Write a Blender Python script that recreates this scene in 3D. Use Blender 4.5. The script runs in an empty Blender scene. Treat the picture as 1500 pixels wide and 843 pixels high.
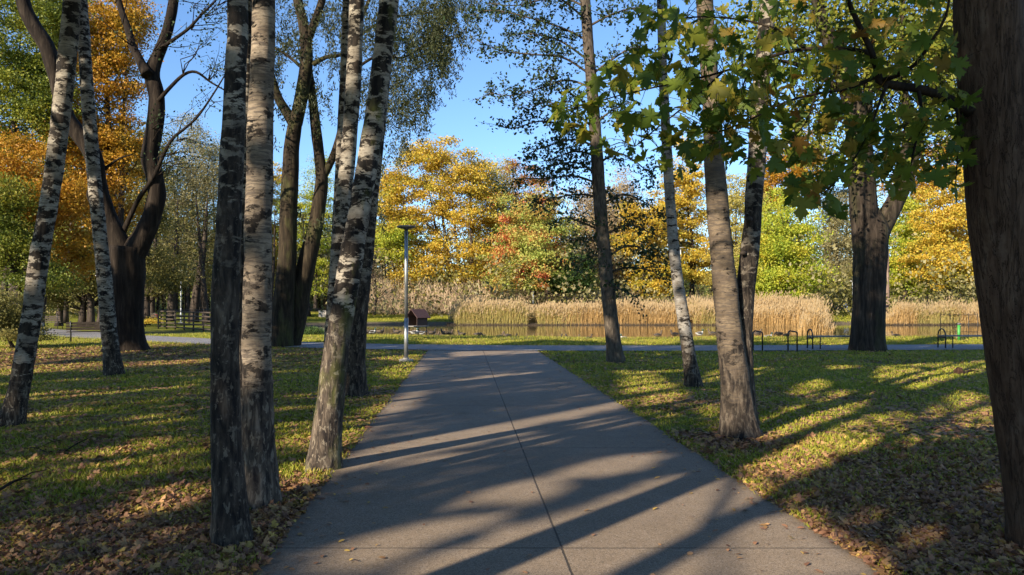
import bpy, math, random
import numpy as np
from math import pi, sin, cos, tan, radians

rng = np.random.default_rng(11)
random.seed(11)
C = bpy.context.scene.collection
scene = bpy.context.scene

# ------------------------------------------------------------------ camera
F, H, CX, HY = 1125.0, 1.6, 750.0, 445.0       # focal length, eye height, principal column and horizon of the photo
cam = bpy.data.cameras.new('camera'); camo = bpy.data.objects.new('camera', cam); C.objects.link(camo)
camo.location = (0, 0, H); camo.rotation_euler = (pi/2, 0, 0)
cam.sensor_width = 36; cam.lens = 27; cam.shift_y = (445-421.5)/1500
cam.clip_start = 0.05; cam.clip_end = 2000
scene.camera = camo

SUN_EL = radians(25); SUN_AZ = radians(40)      # light travels towards forward-right
SD = np.array([sin(SUN_AZ)*cos(SUN_EL), cos(SUN_AZ)*cos(SUN_EL), -sin(SUN_EL)])

def P(px, py, Y): return np.array([(px-CX)/F*Y, Y, H+(HY-py)/F*Y])
def G(px, py):
    Y = F*H/(py-HY); return np.array([(px-CX)/F*Y, Y, 0.0])

# ------------------------------------------------------------------ noise
def _h(ix, iy, iz, s):
    h = (ix*374761393 + iy*668265263 + iz*1440662683 + s*974634777) & 0xffffffff
    h = ((h ^ (h >> 13))*1274126177) & 0xffffffff
    h = h ^ (h >> 16)
    return (h & 0xffffff)/float(0xffffff)
def vnoise(p, s=0):
    p = np.asarray(p, float); i = np.floor(p).astype(np.int64); f = p-i; f = f*f*(3-2*f)
    i = i+100000
    r = 0
    for dx in (0, 1):
        for dy in (0, 1):
            for dz in (0, 1):
                w = (f[..., 0] if dx else 1-f[..., 0])*(f[..., 1] if dy else 1-f[..., 1])*(f[..., 2] if dz else 1-f[..., 2])
                r = r+w*_h(i[..., 0]+dx, i[..., 1]+dy, i[..., 2]+dz, s)
    return r
def fbm(p, s=0, o=3):
    a, t, r = 1.0, 0.0, 0.0
    for k in range(o):
        r = r+a*vnoise(np.asarray(p)*2**k, s+k); t += a; a *= .5
    return r/t
def sstep(a, b, x):
    t = np.clip((x-a)/(b-a), 0, 1); return t*t*(3-2*t)

# ------------------------------------------------------------------ terrain
WATER = -0.25
XP = np.array([-60, -44, -34, -27, -20, -14, -9, -5, 0, 6, 12, 20, 32, 60, 90.])
YP = np.array([70, 58, 51, 44, 37.5, 33, 30, 28.3, 27.4, 27.3, 27.6, 28.3, 30, 36, 44.])
def cross_c(x): return np.interp(x, XP, YP)
def pond_sd(x, y):          # approx metres, negative inside
    u = np.abs((x-22)/38.0); v = np.abs((y-54)/15.8)
    k = (u**3.2+v**3.2)**(1/3.2)
    wob = 1.1*(fbm(np.stack([x*.18, y*.18, x*0], -1), 5, 2)-.5)*2
    return (k-1)*15.8+wob
def gheight(x, y):
    x = np.asarray(x, float); y = np.asarray(y, float)
    n = (fbm(np.stack([x*.25, y*.25, x*0], -1), 2, 3)-.5)*.16
    pd = np.minimum(np.abs(x-(.613-.0622*y))-2.0, np.abs(y-cross_c(x))-2.4)
    pd = np.where((y > 29) & (np.abs(x-(.613-.0622*y)) < 2.5), np.abs(y-cross_c(x))-2.4, pd)
    z = n*sstep(0.2, 3, pd)
    s = pond_sd(x, y)
    far = sstep(62, 95, y)*.55*sstep(0, 6, s)+sstep(112, 190, y)*9.0
    z = z*sstep(0, 3, s)+far
    z = z-0.9*(1-sstep(-2.2, 1.8, s))
    return z
def gz(x, y): return float(gheight(np.array([x]), np.array([y]))[0])

# ------------------------------------------------------------------ mesh helpers
class MB:
    def __init__(self): self.V = []; self.Fs = []; self.n = 0; self.M = []
    def add(self, V, *faces, mi=0):
        V = np.asarray(V, float).reshape(-1, 3)
        self.V.append(V)
        for f in faces:
            f = np.asarray(f, np.int64)
            if len(f): self.Fs.append(f+self.n); self.M.append(np.full(len(f), mi))
        self.n += len(V)
    def tube(self, pts, rad, seg=8, step=None, amp=0.0, freq=6.0, seed=0, flare=0, mi=0, cap=True, squash=None):
        pts = np.asarray(pts, float); rad = np.asarray(rad, float)
        if rad.ndim == 0: rad = np.full(len(pts), float(rad))
        if step:
            pts, rad = resample(pts, rad, step)
        t = np.gradient(pts, axis=0); t /= np.linalg.norm(t, axis=1)[:, None]+1e-9
        ref = np.array([0, 1., 0]) if abs(t[:, 1]).max() < .93 else (np.array([1., 0, 0]) if abs(t[:, 0]).max() < .93 else np.array([.3, .2, 1.]))
        u = np.cross(ref, t); u /= np.linalg.norm(u, axis=1)[:, None]+1e-9
        v = np.cross(t, u)
        a = np.linspace(0, 2*pi, seg, endpoint=False)
        ca, sa = np.cos(a), np.sin(a)
        R = rad[:, None]*np.ones(seg)[None]
        dirs = u[:, None, :]*ca[None, :, None]+v[:, None, :]*sa[None, :, None]
        if flare:
            z = pts[:, 2]-pts[0, 2]
            lob = 1+.35*np.sin(a*4+seed)+.25*np.sin(a*3+2*seed)
            R = R*(1+flare*np.exp(-z/.28)[:, None]*lob[None])
        if amp:
            q = (pts[:, None, :]+dirs*R[..., None])
            nz = fbm(q*np.array([freq, freq, freq*.45]), seed, 3)-.5
            nz2 = fbm(q*np.array([freq*3.2, freq*3.2, freq*.8]), seed+9, 2)-.5
            R = R*(1+amp*2*nz+amp*.9*nz2)
        if squash is not None: dirs = dirs*np.asarray(squash)[None, None]
        V = (pts[:, None, :]+dirs*R[..., None]).reshape(-1, 3)
        n = len(pts)
        i = np.arange(n-1)[:, None]*seg; j = np.arange(seg)[None]
        j2 = (j+1) % seg
        q = np.stack([i+j, i+j2, i+seg+j2, i+seg+j], -1).reshape(-1, 4)
        if cap:
            V = np.vstack([V, pts[:1], pts[-1:]])
            c0, c1 = n*seg, n*seg+1
            jj = np.arange(seg); k2 = (jj+1) % seg
            t0 = np.stack([np.full(seg, c0), k2, jj], -1)
            t1 = np.stack([np.full(seg, c1), (n-1)*seg+jj, (n-1)*seg+k2], -1)
            self.add(V, q, np.vstack([t0, t1]), mi=mi)
        else: self.add(V, q, mi=mi)
    def box(self, c, s, rz=0, mi=0, rx=0):
        c = np.array(c, float); s = np.array(s, float)/2
        b = min(.12*s.min(), .02)
        V = []
        for zz, sh in ((-s[2], b), (-s[2]+b, 0), (s[2]-b, 0), (s[2], b)):
            for x, y in ((-1, -1), (1, -1), (1, 1), (-1, 1)):
                V.append((x*(s[0]-sh), y*(s[1]-sh), zz))
        V = np.array(V)
        if rx: V = V@np.array([[1, 0, 0], [0, cos(rx), sin(rx)], [0, -sin(rx), cos(rx)]])
        if rz: V = V@np.array([[cos(rz), sin(rz), 0], [-sin(rz), cos(rz), 0], [0, 0, 1]])
        Q = [(3, 2, 1, 0), (12, 13, 14, 15)]
        for k in range(3):
            for j in range(4):
                Q.append((k*4+j, k*4+(j+1) % 4, k*4+4+(j+1) % 4, k*4+4+j))
        self.add(V+c, np.array(Q), mi=mi)
    def build(self, name, mats, parent=None, origin=None, smooth=True):
        V = np.vstack(self.V)
        o0 = np.array(origin if origin is not None else (0, 0, 0), float)
        me = bpy.data.meshes.new(name)
        me.vertices.add(len(V)); me.vertices.foreach_set('co', (V-o0).astype(np.float32).ravel())
        tot = np.concatenate([np.full(len(f), f.shape[1]) for f in self.Fs])
        loops = np.concatenate([f.ravel() for f in self.Fs])
        me.loops.add(len(loops)); me.loops.foreach_set('vertex_index', loops.astype(np.int32))
        me.polygons.add(len(tot))
        st = np.concatenate([[0], np.cumsum(tot)[:-1]])
        me.polygons.foreach_set('loop_start', st.astype(np.int32))
        try: me.polygons.foreach_set('loop_total', tot.astype(np.int32))
        except Exception: pass
        me.polygons.foreach_set('material_index', np.concatenate(self.M).astype(np.int32))
        me.polygons.foreach_set('use_smooth', np.full(len(tot), smooth))
        me.update(calc_edges=True)
        for m in (mats if isinstance(mats, (list, tuple)) else [mats]): me.materials.append(m)
        o = bpy.data.objects.new(name, me); C.objects.link(o)
        if parent is not None: o.parent = parent
        else: o.location = o0
        return o

def resample(pts, rad, step):
    pts = np.asarray(pts, float); n = len(pts)
    E = np.vstack([2*pts[0]-pts[1], pts, 2*pts[-1]-pts[-2]])
    op, orr = [], []
    for i in range(n-1):
        p0, p1, p2, p3 = E[i:i+4]
        k = max(1, int(np.linalg.norm(p2-p1)/step))
        t = np.linspace(0, 1, k, endpoint=False)[:, None]
        op.append(.5*((2*p1)+(-p0+p2)*t+(2*p0-5*p1+4*p2-p3)*t**2+(-p0+3*p1-3*p2+p3)*t**3))
        orr.append(rad[i]+(rad[i+1]-rad[i])*t[:, 0])
    op.append(pts[-1:]); orr.append(rad[-1:])
    return np.vstack(op), np.concatenate(orr)

QUAD = np.array([(-.5, 0, 0), (0, -.33, .05), (.5, 0, -.06), (0, .33, .05)])
QUADF = np.array([(0, 1, 2, 3)])
LONG = np.array([(-.5, 0, 0), (0, -.17, .03), (.5, 0, -.1), (0, .17, .03)])
def maple():
    out = [(-.04, 0), (-.10, .13), (-.02, .20), (-.20, .36), (-.05, .33), (.02, .41), (.08, .31), (.12, .26), (.16, .44), (.24, .42), (.33, .56), (.36, .42), (.45, .37), (.36, .26), (.38, .16), (.50, .20), (.60, .30), (.64, .20), (.76, .18), (.72, .10), (.98, 0)]
    full = out+[(x, -y) for x, y in out[-2:0:-1]]
    pts = [(.2, 0, 0.02)]+[(x, y, -.42*abs(y)**1.3-.22*(x-.2)**2+.05*sin(9*x+5*y)) for x, y in full]
    n = len(full)
    f = [(0, 1+(k+1) % n, 1+k) for k in range(n)]
    return np.array(pts), np.array(f)
MAPLE, MAPLEF = maple()
OVAL = np.array([(-.5, 0, 0), (-.2, -.27, .03), (.2, -.24, .02), (.5, 0, -.08), (.2, .24, .02), (-.2, .27, .03)])
OVALF = np.array([(0, 1, 2, 5), (2, 3, 4, 5)])
def leaves(mb, pos, size, up=.5, tmpl=QUAD, faces=QUADF, droop=0.0, jit=.35, mi=0):
    pos = np.asarray(pos, float).reshape(-1, 3)
    n = len(pos)
    if not n: return
    nv = rng.normal(size=(n, 3)); nv /= np.linalg.norm(nv, axis=1)[:, None]
    nv = nv*(1-up)+np.array([0, 0, 1.])*up
    nv /= np.linalg.norm(nv, axis=1)[:, None]+1e-9
    d = rng.normal(size=(n, 3)); d[:, 2] -= droop*2.0
    d -= nv*(d*nv).sum(1)[:, None]; d /= np.linalg.norm(d, axis=1)[:, None]+1e-9
    b = np.cross(nv, d)
    s = size*(1+jit*rng.uniform(-1, 1, n))
    T = tmpl
    V = pos[:, None]+s[:, None, None]*(T[None, :, 0, None]*d[:, None]+T[None, :, 1, None]*b[:, None]+T[None, :, 2, None]*nv[:, None])
    fs = (faces[None]+(np.arange(n)*len(T))[:, None, None]).reshape(-1, faces.shape[1])
    mb.add(V.reshape(-1, 3), fs, mi=mi)

# ------------------------------------------------------------------ where the sun reaches the ground
LIT = [
 [(505,672),(560,648),(700,628),(830,604),(915,586),(925,596),(800,622),(700,645),(580,668)],
 [(560,680),(700,662),(760,650),(770,657),(650,680)],
 [(660,745),(720,712),(830,700),(840,722),(760,742)],
 [(810,706),(830,675),(930,664),(990,668),(930,695)],
 [(480,812),(560,778),(700,752),(760,752),(640,800),(560,843),(440,843)],
 [(560,843),(700,790),(830,752),(960,700),(1060,690),(1130,712),(1310,830),(1320,860),(560,860)],
 [(700,552),(790,545),(800,550),(710,560)],
 [(660,516),(790,513),(800,517),(660,524)],
 [(1085,690),(1180,640),(1250,655),(1215,690),(1110,700)],
 [(1100,640),(1130,615),(1190,610),(1180,640),(1130,650)],
 [(1150,575),(1190,553),(1225,563),(1190,588)],
 [(1185,625),(1215,570),(1285,575),(1260,610),(1225,632)],
 [(1260,650),(1300,600),(1340,605),(1320,650)],
 [(1275,556),(1290,537),(1350,540),(1330,560)],
 [(1355,565),(1375,540),(1440,545),(1420,560)],
 [(905,560),(960,545),(1010,580),(950,600)],
 [(1030,610),(1060,580),(1060,650)],
 [(-200,545),(0,522),(160,508),(250,512),(120,527),(0,540),(-200,570)],
 [(165,690),(190,655),(250,640),(300,650),(240,680)],
 [(-100,730),(0,690),(90,672),(120,680),(0,712),(-100,760)],
 [(150,770),(230,726),(310,706),(330,725),(250,752),(180,780)],
 [(390,705),(470,655),(520,640),(500,690),(430,740)],
 [(540,600),(600,575),(640,560),(610,600),(560,625)],
 [(540,545),(610,530),(635,540),(590,560)],
 [(-40,830),(60,770),(110,770),(40,835)],
]
DAPPLE = [[(-400, 560), (0, 535), (320, 522), (330, 640), (300, 700), (0, 730), (-400, 760)], [(900, 545), (1450, 528), (1475, 640), (1250, 670), (1120, 640), (1010, 600)], [(400, 530), (620, 520), (590, 590), (500, 670), (400, 690)]]
def in_poly(x, y, poly):
    r = np.zeros(len(x), bool); n = len(poly)
    for i in range(n):
        x1, y1 = poly[i]; x2, y2 = poly[(i+1) % n]
        c = ((y1 > y) != (y2 > y)) & (x < (x2-x1)*(y-y1)/((y2-y1) or 1e-9)+x1)
        r ^= c
    return r
LITPTS = []            # places on trunks, crowns and lamp kept sunlit by dropping leaves
def keep(pos):  # drops leaves whose shadow would fall on the chosen sun patches
    pos = np.asarray(pos, float).reshape(-1, 3)
    if not len(pos): return pos
    k = pos[:, 2]/tan(SUN_EL)
    gx = pos[:, 0]+k*sin(SUN_AZ); gy = pos[:, 1]+k*cos(SUN_AZ)
    ok = gy < 31.5+2*np.sin(gx*.9)
    yy = np.maximum(gy, 1.5)
    px = CX+F*gx/yy; py = HY+F*H/yy
    bad = np.zeros(len(pos), bool)
    for p in LIT: bad |= in_poly(px, py, p)
    dap = np.zeros(len(pos), bool)
    for p in DAPPLE: dap |= in_poly(px, py, p)
    ca, sa = cos(SUN_AZ), sin(SUN_AZ)
    nz = fbm(np.stack([(gx*ca-gy*sa)*.85, (gx*sa+gy*ca)*.30, gx*0], 1), 123, 3)
    bad |= dap & (nz > .53)
    for (q, r) in LITPTS:
        w = pos-q; t = w@SD; d = np.linalg.norm(w-t[:, None]*SD[None], axis=1)
        bad |= (d < r) & (t < 0)
    return pos[ok & ~bad]

# ------------------------------------------------------------------ materials
def new_mat(name):
    m = bpy.data.materials.new(name); m.use_nodes = True
    nt = m.node_tree; b = nt.nodes['Principled BSDF']
    return m, nt, b, nt.nodes['Material Output']
def nd(nt, t, **kw):
    n = nt.nodes.new(t)
    for k, v in kw.items(): setattr(n, k, v)
    return n
def ramp(nt, fac, stops, interp='LINEAR'):
    r = nd(nt, 'ShaderNodeValToRGB'); r.color_ramp.interpolation = interp
    e = r.color_ramp.elements
    while len(e) < len(stops): e.new(.5)
    for k, (p, c) in enumerate(stops):
        e[k].position = p; e[k].color = (*c, 1) if len(c) == 3 else c
    nt.links.new(fac, r.inputs[0]); return r.outputs[0]
def noise(nt, vec, scale, detail=3, rough=.55, dist=0):
    n = nd(nt, 'ShaderNodeTexNoise'); n.inputs['Scale'].default_value = scale; n.inputs['Detail'].default_value = detail
    n.inputs['Roughness'].default_value = rough; n.inputs['Distortion'].default_value = dist
    if vec is not None: nt.links.new(vec, n.inputs['Vector'])
    return n.outputs['Fac']
def mapping(nt, vec, sc, loc=(0, 0, 0)):
    m = nd(nt, 'ShaderNodeMapping'); m.inputs['Scale'].default_value = sc; m.inputs['Location'].default_value = loc
    nt.links.new(vec, m.inputs['Vector']); return m.outputs[0]
def mixc(nt, fac, a, b, mode='MIX'):
    m = nd(nt, 'ShaderNodeMix', data_type='RGBA', blend_type=mode)
    for s, v in ((m.inputs[0], fac), (m.inputs[6], a), (m.inputs[7], b)):
        if isinstance(v, (int, float)): s.default_value = v
        elif isinstance(v, tuple): s.default_value = (*v, 1)
        else: nt.links.new(v, s)
    return m.outputs[2]
def mth(nt, op, a, b=None, clamp=False):
    m = nd(nt, 'ShaderNodeMath', operation=op, use_clamp=clamp)
    for i, v in enumerate((a, b)):
        if v is None: continue
        if isinstance(v, (int, float)): m.inputs[i].default_value = v
        else: nt.links.new(v, m.inputs[i])
    return m.outputs[0]
def bump(nt, h, strength, dist, b):
    n = nd(nt, 'ShaderNodeBump'); n.inputs['Strength'].default_value = strength; n.inputs['Distance'].default_value = dist
    nt.links.new(h, n.inputs['Height']); nt.links.new(n.outputs[0], b.inputs['Normal'])
def objco(nt): return nd(nt, 'ShaderNodeTexCoord').outputs['Object']

def mat_plain(name, col, rough=.6, metal=0, var=.25, nscale=12):
    m, nt, b, o = new_mat(name)
    f = noise(nt, objco(nt), nscale, 4)
    nt.links.new(ramp(nt, f, [(.3, tuple(c*(1-var) for c in col)), (.7, tuple(min(1, c*(1+var)) for c in col))]), b.inputs['Base Color'])
    b.inputs['Roughness'].default_value = rough; b.inputs['Metallic'].default_value = metal
    return m

def mat_leaf(name, cols, scale=.5, patch=.65, transl=.35, rough=.55):
    """leaf colours picked per leaf and per patch of the crown"""
    m, nt, b, o = new_mat(name)
    ri = nd(nt, 'ShaderNodeNewGeometry').outputs['Random Per Island']
    f = noise(nt, objco(nt), scale, 3, .6)
    f = mth(nt, 'MULTIPLY_ADD', f, 2.2); f.node.inputs[2].default_value = -.6
    f = mth(nt, 'ADD', mth(nt, 'MULTIPLY', f, patch), mth(nt, 'MULTIPLY', ri, 1-patch), True)
    n = len(cols)
    c = ramp(nt, f, [((k+.5)/n if n > 1 else .5, cc) for k, cc in enumerate(cols)])
    nt.links.new(c, b.inputs['Base Color']); b.inputs['Roughness'].default_value = rough
    b.inputs['Specular IOR Level'].default_value = .3
    tr = nd(nt, 'ShaderNodeBsdfTranslucent'); nt.links.new(c, tr.inputs[0])
    mx = nd(nt, 'ShaderNodeMixShader'); mx.inputs[0].default_value = transl
    nt.links.new(b.outputs[0], mx.inputs[1]); nt.links.new(tr.outputs[0], mx.inputs[2]); nt.links.new(mx.outputs[0], o.inputs[0])
    return m

def mat_birch(name, base_h=.9, patch=.56, white=(.36, .33, .285), grey=(.195, .16, .12), moss=0.0, off=0.0, lent=.60, flake=.6, ft=1.0):
    m, nt, b, o = new_mat(name)
    co = objco(nt)
    co2 = mapping(nt, co, (1, 1, 1), (off, off*1.7, off))
    z = nd(nt, 'ShaderNodeSeparateXYZ'); nt.links.new(co, z.inputs[0]); z = z.outputs[2]
    wob = noise(nt, co2, 2.5, 4, .6)
    # dark furrowed foot: mask fades with height
    hm = mth(nt, 'SUBTRACT', mth(nt, 'DIVIDE', z, base_h), mth(nt, 'MULTIPLY', mth(nt, 'SUBTRACT', wob, .5), 3.4))
    foot = ramp(nt, mth(nt, 'MULTIPLY', hm, .5), [(.2, (1, 1, 1)), (.75, (0, 0, 0))])
    big = noise(nt, mapping(nt, co2, (5.5, 5.5, 11)), 1, 6, .68, .25)
    lentf = noise(nt, mapping(nt, co2, (7, 7, 52)), 1, 4, .65)
    fine = noise(nt, co2, 60, 3, .6)
    vert = noise(nt, mapping(nt, co2, (20, 20, 4.5)), 1, 4, .65, .4)
    wc = mixc(nt, ramp(nt, noise(nt, mapping(nt, co2, (4, 4, 6)), 1, 4), [(.35, (0, 0, 0)), (.65, (1, 1, 1))]), white, grey)
    wc = mixc(nt, mth(nt, 'MULTIPLY', fine, .35), wc, (.11, .09, .07))
    mot = ramp(nt, noise(nt, mapping(nt, co2, (16, 16, 30)), 1, 5, .7), [(.42, (0, 0, 0)), (.62, (1, 1, 1))])
    wc = mixc(nt, mth(nt, 'MULTIPLY', mot, .45), wc, tuple(x*.42 for x in grey))
    ring = ramp(nt, noise(nt, mapping(nt, co2, (1.2, 1.2, 9)), 1, 3, .6), [(.54, (0, 0, 0)), (.66, (1, 1, 1))])
    wc = mixc(nt, mth(nt, 'MULTIPLY', ring, .4), wc, tuple(x*.3 for x in grey))
    lm = ramp(nt, lentf, [(lent, (0, 0, 0)), (lent+.05, (1, 1, 1))])
    wc = mixc(nt, mth(nt, 'MULTIPLY', lm, .75), wc, (.07, .055, .045))
    pthr = mth(nt, 'ADD', big, mth(nt, 'MULTIPLY', foot, .12))
    bm = ramp(nt, pthr, [(patch, (0, 0, 0)), (patch+.035, (1, 1, 1))])
    dark = mixc(nt, ramp(nt, vert, [(.4, (0, 0, 0)), (.6, (1, 1, 1))]), (.007, .0055, .0045), (.032, .024, .018))
    wc = mixc(nt, bm, wc, dark)
    fr = ramp(nt, vert, [(.38, (.012*ft, .009*ft, .008*ft)), (.52, (.040*ft, .030*ft, .022*ft)), (.68, (.105*ft, .080*ft, .058*ft))])
    keepw = ramp(nt, noise(nt, mapping(nt, co2, (24, 24, 11)), 1, 5, .65, .4), [(.565, (0, 0, 0)), (.60, (1, 1, 1))])
    fr = mixc(nt, mth(nt, 'MULTIPLY', keepw, flake), fr, (.27, .22, .16))
    c = mixc(nt, foot, wc, fr)
    if moss:
        mm = ramp(nt, noise(nt, mapping(nt, co2, (5, 5, 2)), 1, 4), [(.52, (0, 0, 0)), (.7, (1, 1, 1))])
        c = mixc(nt, mth(nt, 'MULTIPLY', mm, moss), c, (.16, .17, .03))
    nt.links.new(c, b.inputs['Base Color']); b.inputs['Roughness'].default_value = .85
    b.inputs['Specular IOR Level'].default_value = .2
    hgt = mth(nt, 'ADD', mth(nt, 'MULTIPLY', vert, mth(nt, 'ADD', foot, .15)), mth(nt, 'SUBTRACT', mth(nt, 'MULTIPLY', lentf, .3), mth(nt, 'MULTIPLY', bm, -.15)))
    bump(nt, hgt, .8, .02, b)
    return m

def mat_bark(name, dark, mid, light, xy=12, zz=1.6, moss=0.0, strength=.9, dist=.03):
    m, nt, b, o = new_mat(name)
    co = objco(nt)
    v = noise(nt, mapping(nt, co, (xy, xy, zz)), 1, 5, .62, .5)
    w = noise(nt, mapping(nt, co, (2, 2, 1)), 1, 4)
    c = ramp(nt, v, [(.34, dark), (.52, mid), (.7, light)])
    c = mixc(nt, mth(nt, 'MULTIPLY', w, .6), c, tuple(x*.55 for x in mid))
    if moss:
        mm = ramp(nt, noise(nt, mapping(nt, co, (1.5, 1.5, .6)), 1, 5, .65), [(.5, (0, 0, 0)), (.68, (1, 1, 1))])
        c = mixc(nt, mth(nt, 'MULTIPLY', mm, moss), c, (.10, .11, .03))
    nt.links.new(c, b.inputs['Base Color']); b.inputs['Roughness'].default_value = .9
    b.inputs['Specular IOR Level'].default_value = .15
    bump(nt, v, strength, dist, b)
    return m

M = {}
M['bark_dark'] = mat_bark('dark furrowed bark', (.008, .0055, .004), (.023, .016, .011), (.058, .043, .030), 9, 1.3)
M['bark_mossy'] = mat_bark('mossy brown bark', (.012, .009, .006), (.036, .026, .016), (.085, .062, .036), 11, 1.6, .45)
M['bark_lime'] = mat_bark('lime bark', (.011, .008, .006), (.040, .029, .021), (.095, .072, .052), 10, 1.1, .2)
def mat_maple_bark():
    m, nt, b, o = new_mat('maple bark')
    co = objco(nt)
    w = noise(nt, mapping(nt, co, (13, 13, 2.2)), 1, 5, .7, .5)
    crack = ramp(nt, mth(nt, 'ABSOLUTE', mth(nt, 'SUBTRACT', w, .5)), [(.0, (1, 1, 1)), (.018, (0, 0, 0))])
    w2 = noise(nt, mapping(nt, co, (26, 26, 4)), 1, 5, .65, .4)
    c = ramp(nt, w2, [(.32, (.036, .020, .012)), (.5, (.072, .043, .027)), (.7, (.115, .073, .048))])
    lich = ramp(nt, noise(nt, mapping(nt, co, (6, 6, 3.2)), 1, 5, .7), [(.56, (0, 0, 0)), (.66, (1, 1, 1))])
    c = mixc(nt, mth(nt, 'MULTIPLY', lich, .45), c, (.14, .10, .072))
    c = mixc(nt, mth(nt, 'MULTIPLY', crack, .4), c, (.022, .015, .011))
    nt.links.new(c, b.inputs['Base Color']); b.inputs['Roughness'].default_value = .9; b.inputs['Specular IOR Level'].default_value = .15
    bump(nt, mth(nt, 'SUBTRACT', w2, mth(nt, 'MULTIPLY', crack, .4)), 1.0, .02, b)
    return m
M['bark_maple'] = mat_maple_bark()
M['bark_alder'] = mat_bark('slender grey brown bark', (.035, .027, .02), (.10, .078, .058), (.19, .15, .11), 16, 5, .1)
M['bark_far'] = mat_bark('far bark', (.02, .016, .013), (.06, .045, .035), (.13, .10, .08), 5, .8)
M['bark_pale'] = mat_bark('pale far bark', (.10, .085, .07), (.26, .23, .19), (.42, .38, .33), 5, 3)
M['birch_a'] = mat_birch('white birch bark', .8, .50, white=(.42,.37,.295), off=1.3, lent=.54)
M['birch_b'] = mat_birch('black patched birch bark', 2.3, .47, (.38, .33, .255), off=4.1, lent=.56, flake=.42)
M['birch_c'] = mat_birch('pale ringed birch bark', 1.15, .525, (.33, .26, .185), (.17, .125, .085), off=7.7, lent=.50, ft=1.9, flake=.5)
M['birch_d'] = mat_birch('mossy footed birch bark', 1.25, .475, (.45, .39, .305), moss=.5, off=2.9, lent=.57, ft=1.6, flake=.6)
M['birch_e'] = mat_birch('brown birch bark', .8, .57, (.22, .16, .10), (.11, .078, .052), off=5.2, lent=.50, ft=1.3, flake=.25)
M['birch_f'] = mat_birch('slender birch bark', .8, .54, (.38, .35, .31), off=9.4, lent=.57)

LC = dict(
 gold=[(.20,.22,.03),(.36,.33,.04),(.56,.43,.055),(.58,.33,.035),(.44,.37,.05),(.62,.48,.07)],
 amber=[(.18,.15,.018),(.38,.23,.02),(.46,.24,.02),(.40,.17,.016),(.48,.32,.032)],
 rust=[(.13,.10,.02),(.30,.13,.02),(.40,.16,.02),(.30,.17,.03)],
 green=[(.04,.08,.014),(.07,.12,.02),(.11,.16,.03),(.17,.19,.03)],
 dkgreen=[(.03,.065,.015),(.055,.10,.022),(.10,.14,.03)],
 olive=[(.10,.10,.025),(.17,.155,.04),(.27,.22,.06)],
 yelgreen=[(.17,.25,.025),(.30,.37,.035),(.46,.45,.045),(.56,.42,.045)],
 palebirch=[(.30,.26,.07),(.42,.36,.09),(.52,.42,.11)],
 greenred=[(.12,.20,.035),(.24,.31,.055),(.36,.40,.08),(.44,.42,.10),(.54,.27,.07),(.58,.13,.06),(.55,.10,.05)],
 tan=[(.28,.21,.12),(.39,.29,.165),(.48,.38,.22)],
 grey=[(.19,.17,.08),(.29,.25,.11),(.38,.32,.15)],
 alder=[(.022,.04,.014),(.035,.06,.02),(.055,.08,.025)],
 willow=[(.03,.042,.016),(.055,.065,.022),(.10,.10,.035)],
 maple=[(.04,.07,.012),(.065,.11,.014),(.10,.15,.018),(.16,.20,.02),(.28,.24,.03),(.34,.15,.03)],
 leftgreen=[(.08,.11,.015),(.14,.17,.02),(.23,.24,.024),(.34,.28,.03)],
 lime=[(.06,.09,.012),(.12,.15,.018),(.21,.21,.024),(.33,.26,.03)],
)
def leafm(k, **kw):
    key = 'leaf_'+k
    if key not in M: M[key] = mat_leaf(k+' leaves', LC[k], **kw)
    return M[key]
leafm('maple', patch=.4, transl=.55); leafm('alder', patch=.3, transl=.3); leafm('willow', patch=.5); leafm('greenred', scale=.42, patch=.78)
leafm('gold', scale=.33); leafm('amber', scale=.4)

# ------------------------------------------------------------------ things
def tag(o, label=None, cat=None, group=None, kind=None):
    if label: o['label'] = label
    if cat: o['category'] = cat
    if group: o['group'] = group
    if kind: o['kind'] = kind
    return o
def thing(name, loc, label, cat, group=None):
    o = bpy.data.objects.new(name, None); C.objects.link(o); o.empty_display_size = .3
    o.location = tuple(float(v) for v in loc)
    return tag(o, label, cat, group)
def copy_thing(root, loc, rz, label):
    r = root.copy(); C.objects.link(r); r.location = tuple(float(v) for v in loc); r.rotation_euler = (0, 0, rz); r['label'] = label
    for ch in list(root.children):
        c = ch.copy(); C.objects.link(c); c.parent = r
        for g in list(ch.children):
            d = g.copy(); C.objects.link(d); d.parent = c
    return r

# ------------------------------------------------------------------ trees: builders
def stem_world(pts, Y, lean_y=0.0):
    """trunk centre line and radii from the photo's outline of a stem standing Y metres away"""
    W, R = [], []
    for px, py, w in pts:
        p = P(px, py, Y); W.append(p); R.append(w/2*Y/F)
    W = np.array(W); R = np.array(R)
    zb = gz(W[0, 0], Y)
    W[0, 2] = zb
    W[:, 1] += lean_y*(W[:, 2]-zb)
    return W, R
def extend(W, R, top, drift=.6, rtop=.03, n=4):
    d = W[-1]-W[-2]; d = d/max(d[2], .05)
    out, rr = [W], [R]
    z0 = W[-1, 2]
    cur = W[-1].copy()
    for k in range(1, n+1):
        dz = (top-z0)/n
        if dz <= 0: break
        cur = cur+np.array([d[0]*drift**k*dz+rng.normal()*.06, d[1]*drift**k*dz+rng.normal()*.06, dz])
        out.append(cur[None].copy()); rr.append(np.array([R[-1]+(rtop-R[-1])*k/n]))
    return np.vstack(out), np.concatenate(rr)
def at_z(W, z):
    return np.array([np.interp(z, W[:, 2], W[:, k]) for k in range(3)])

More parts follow.
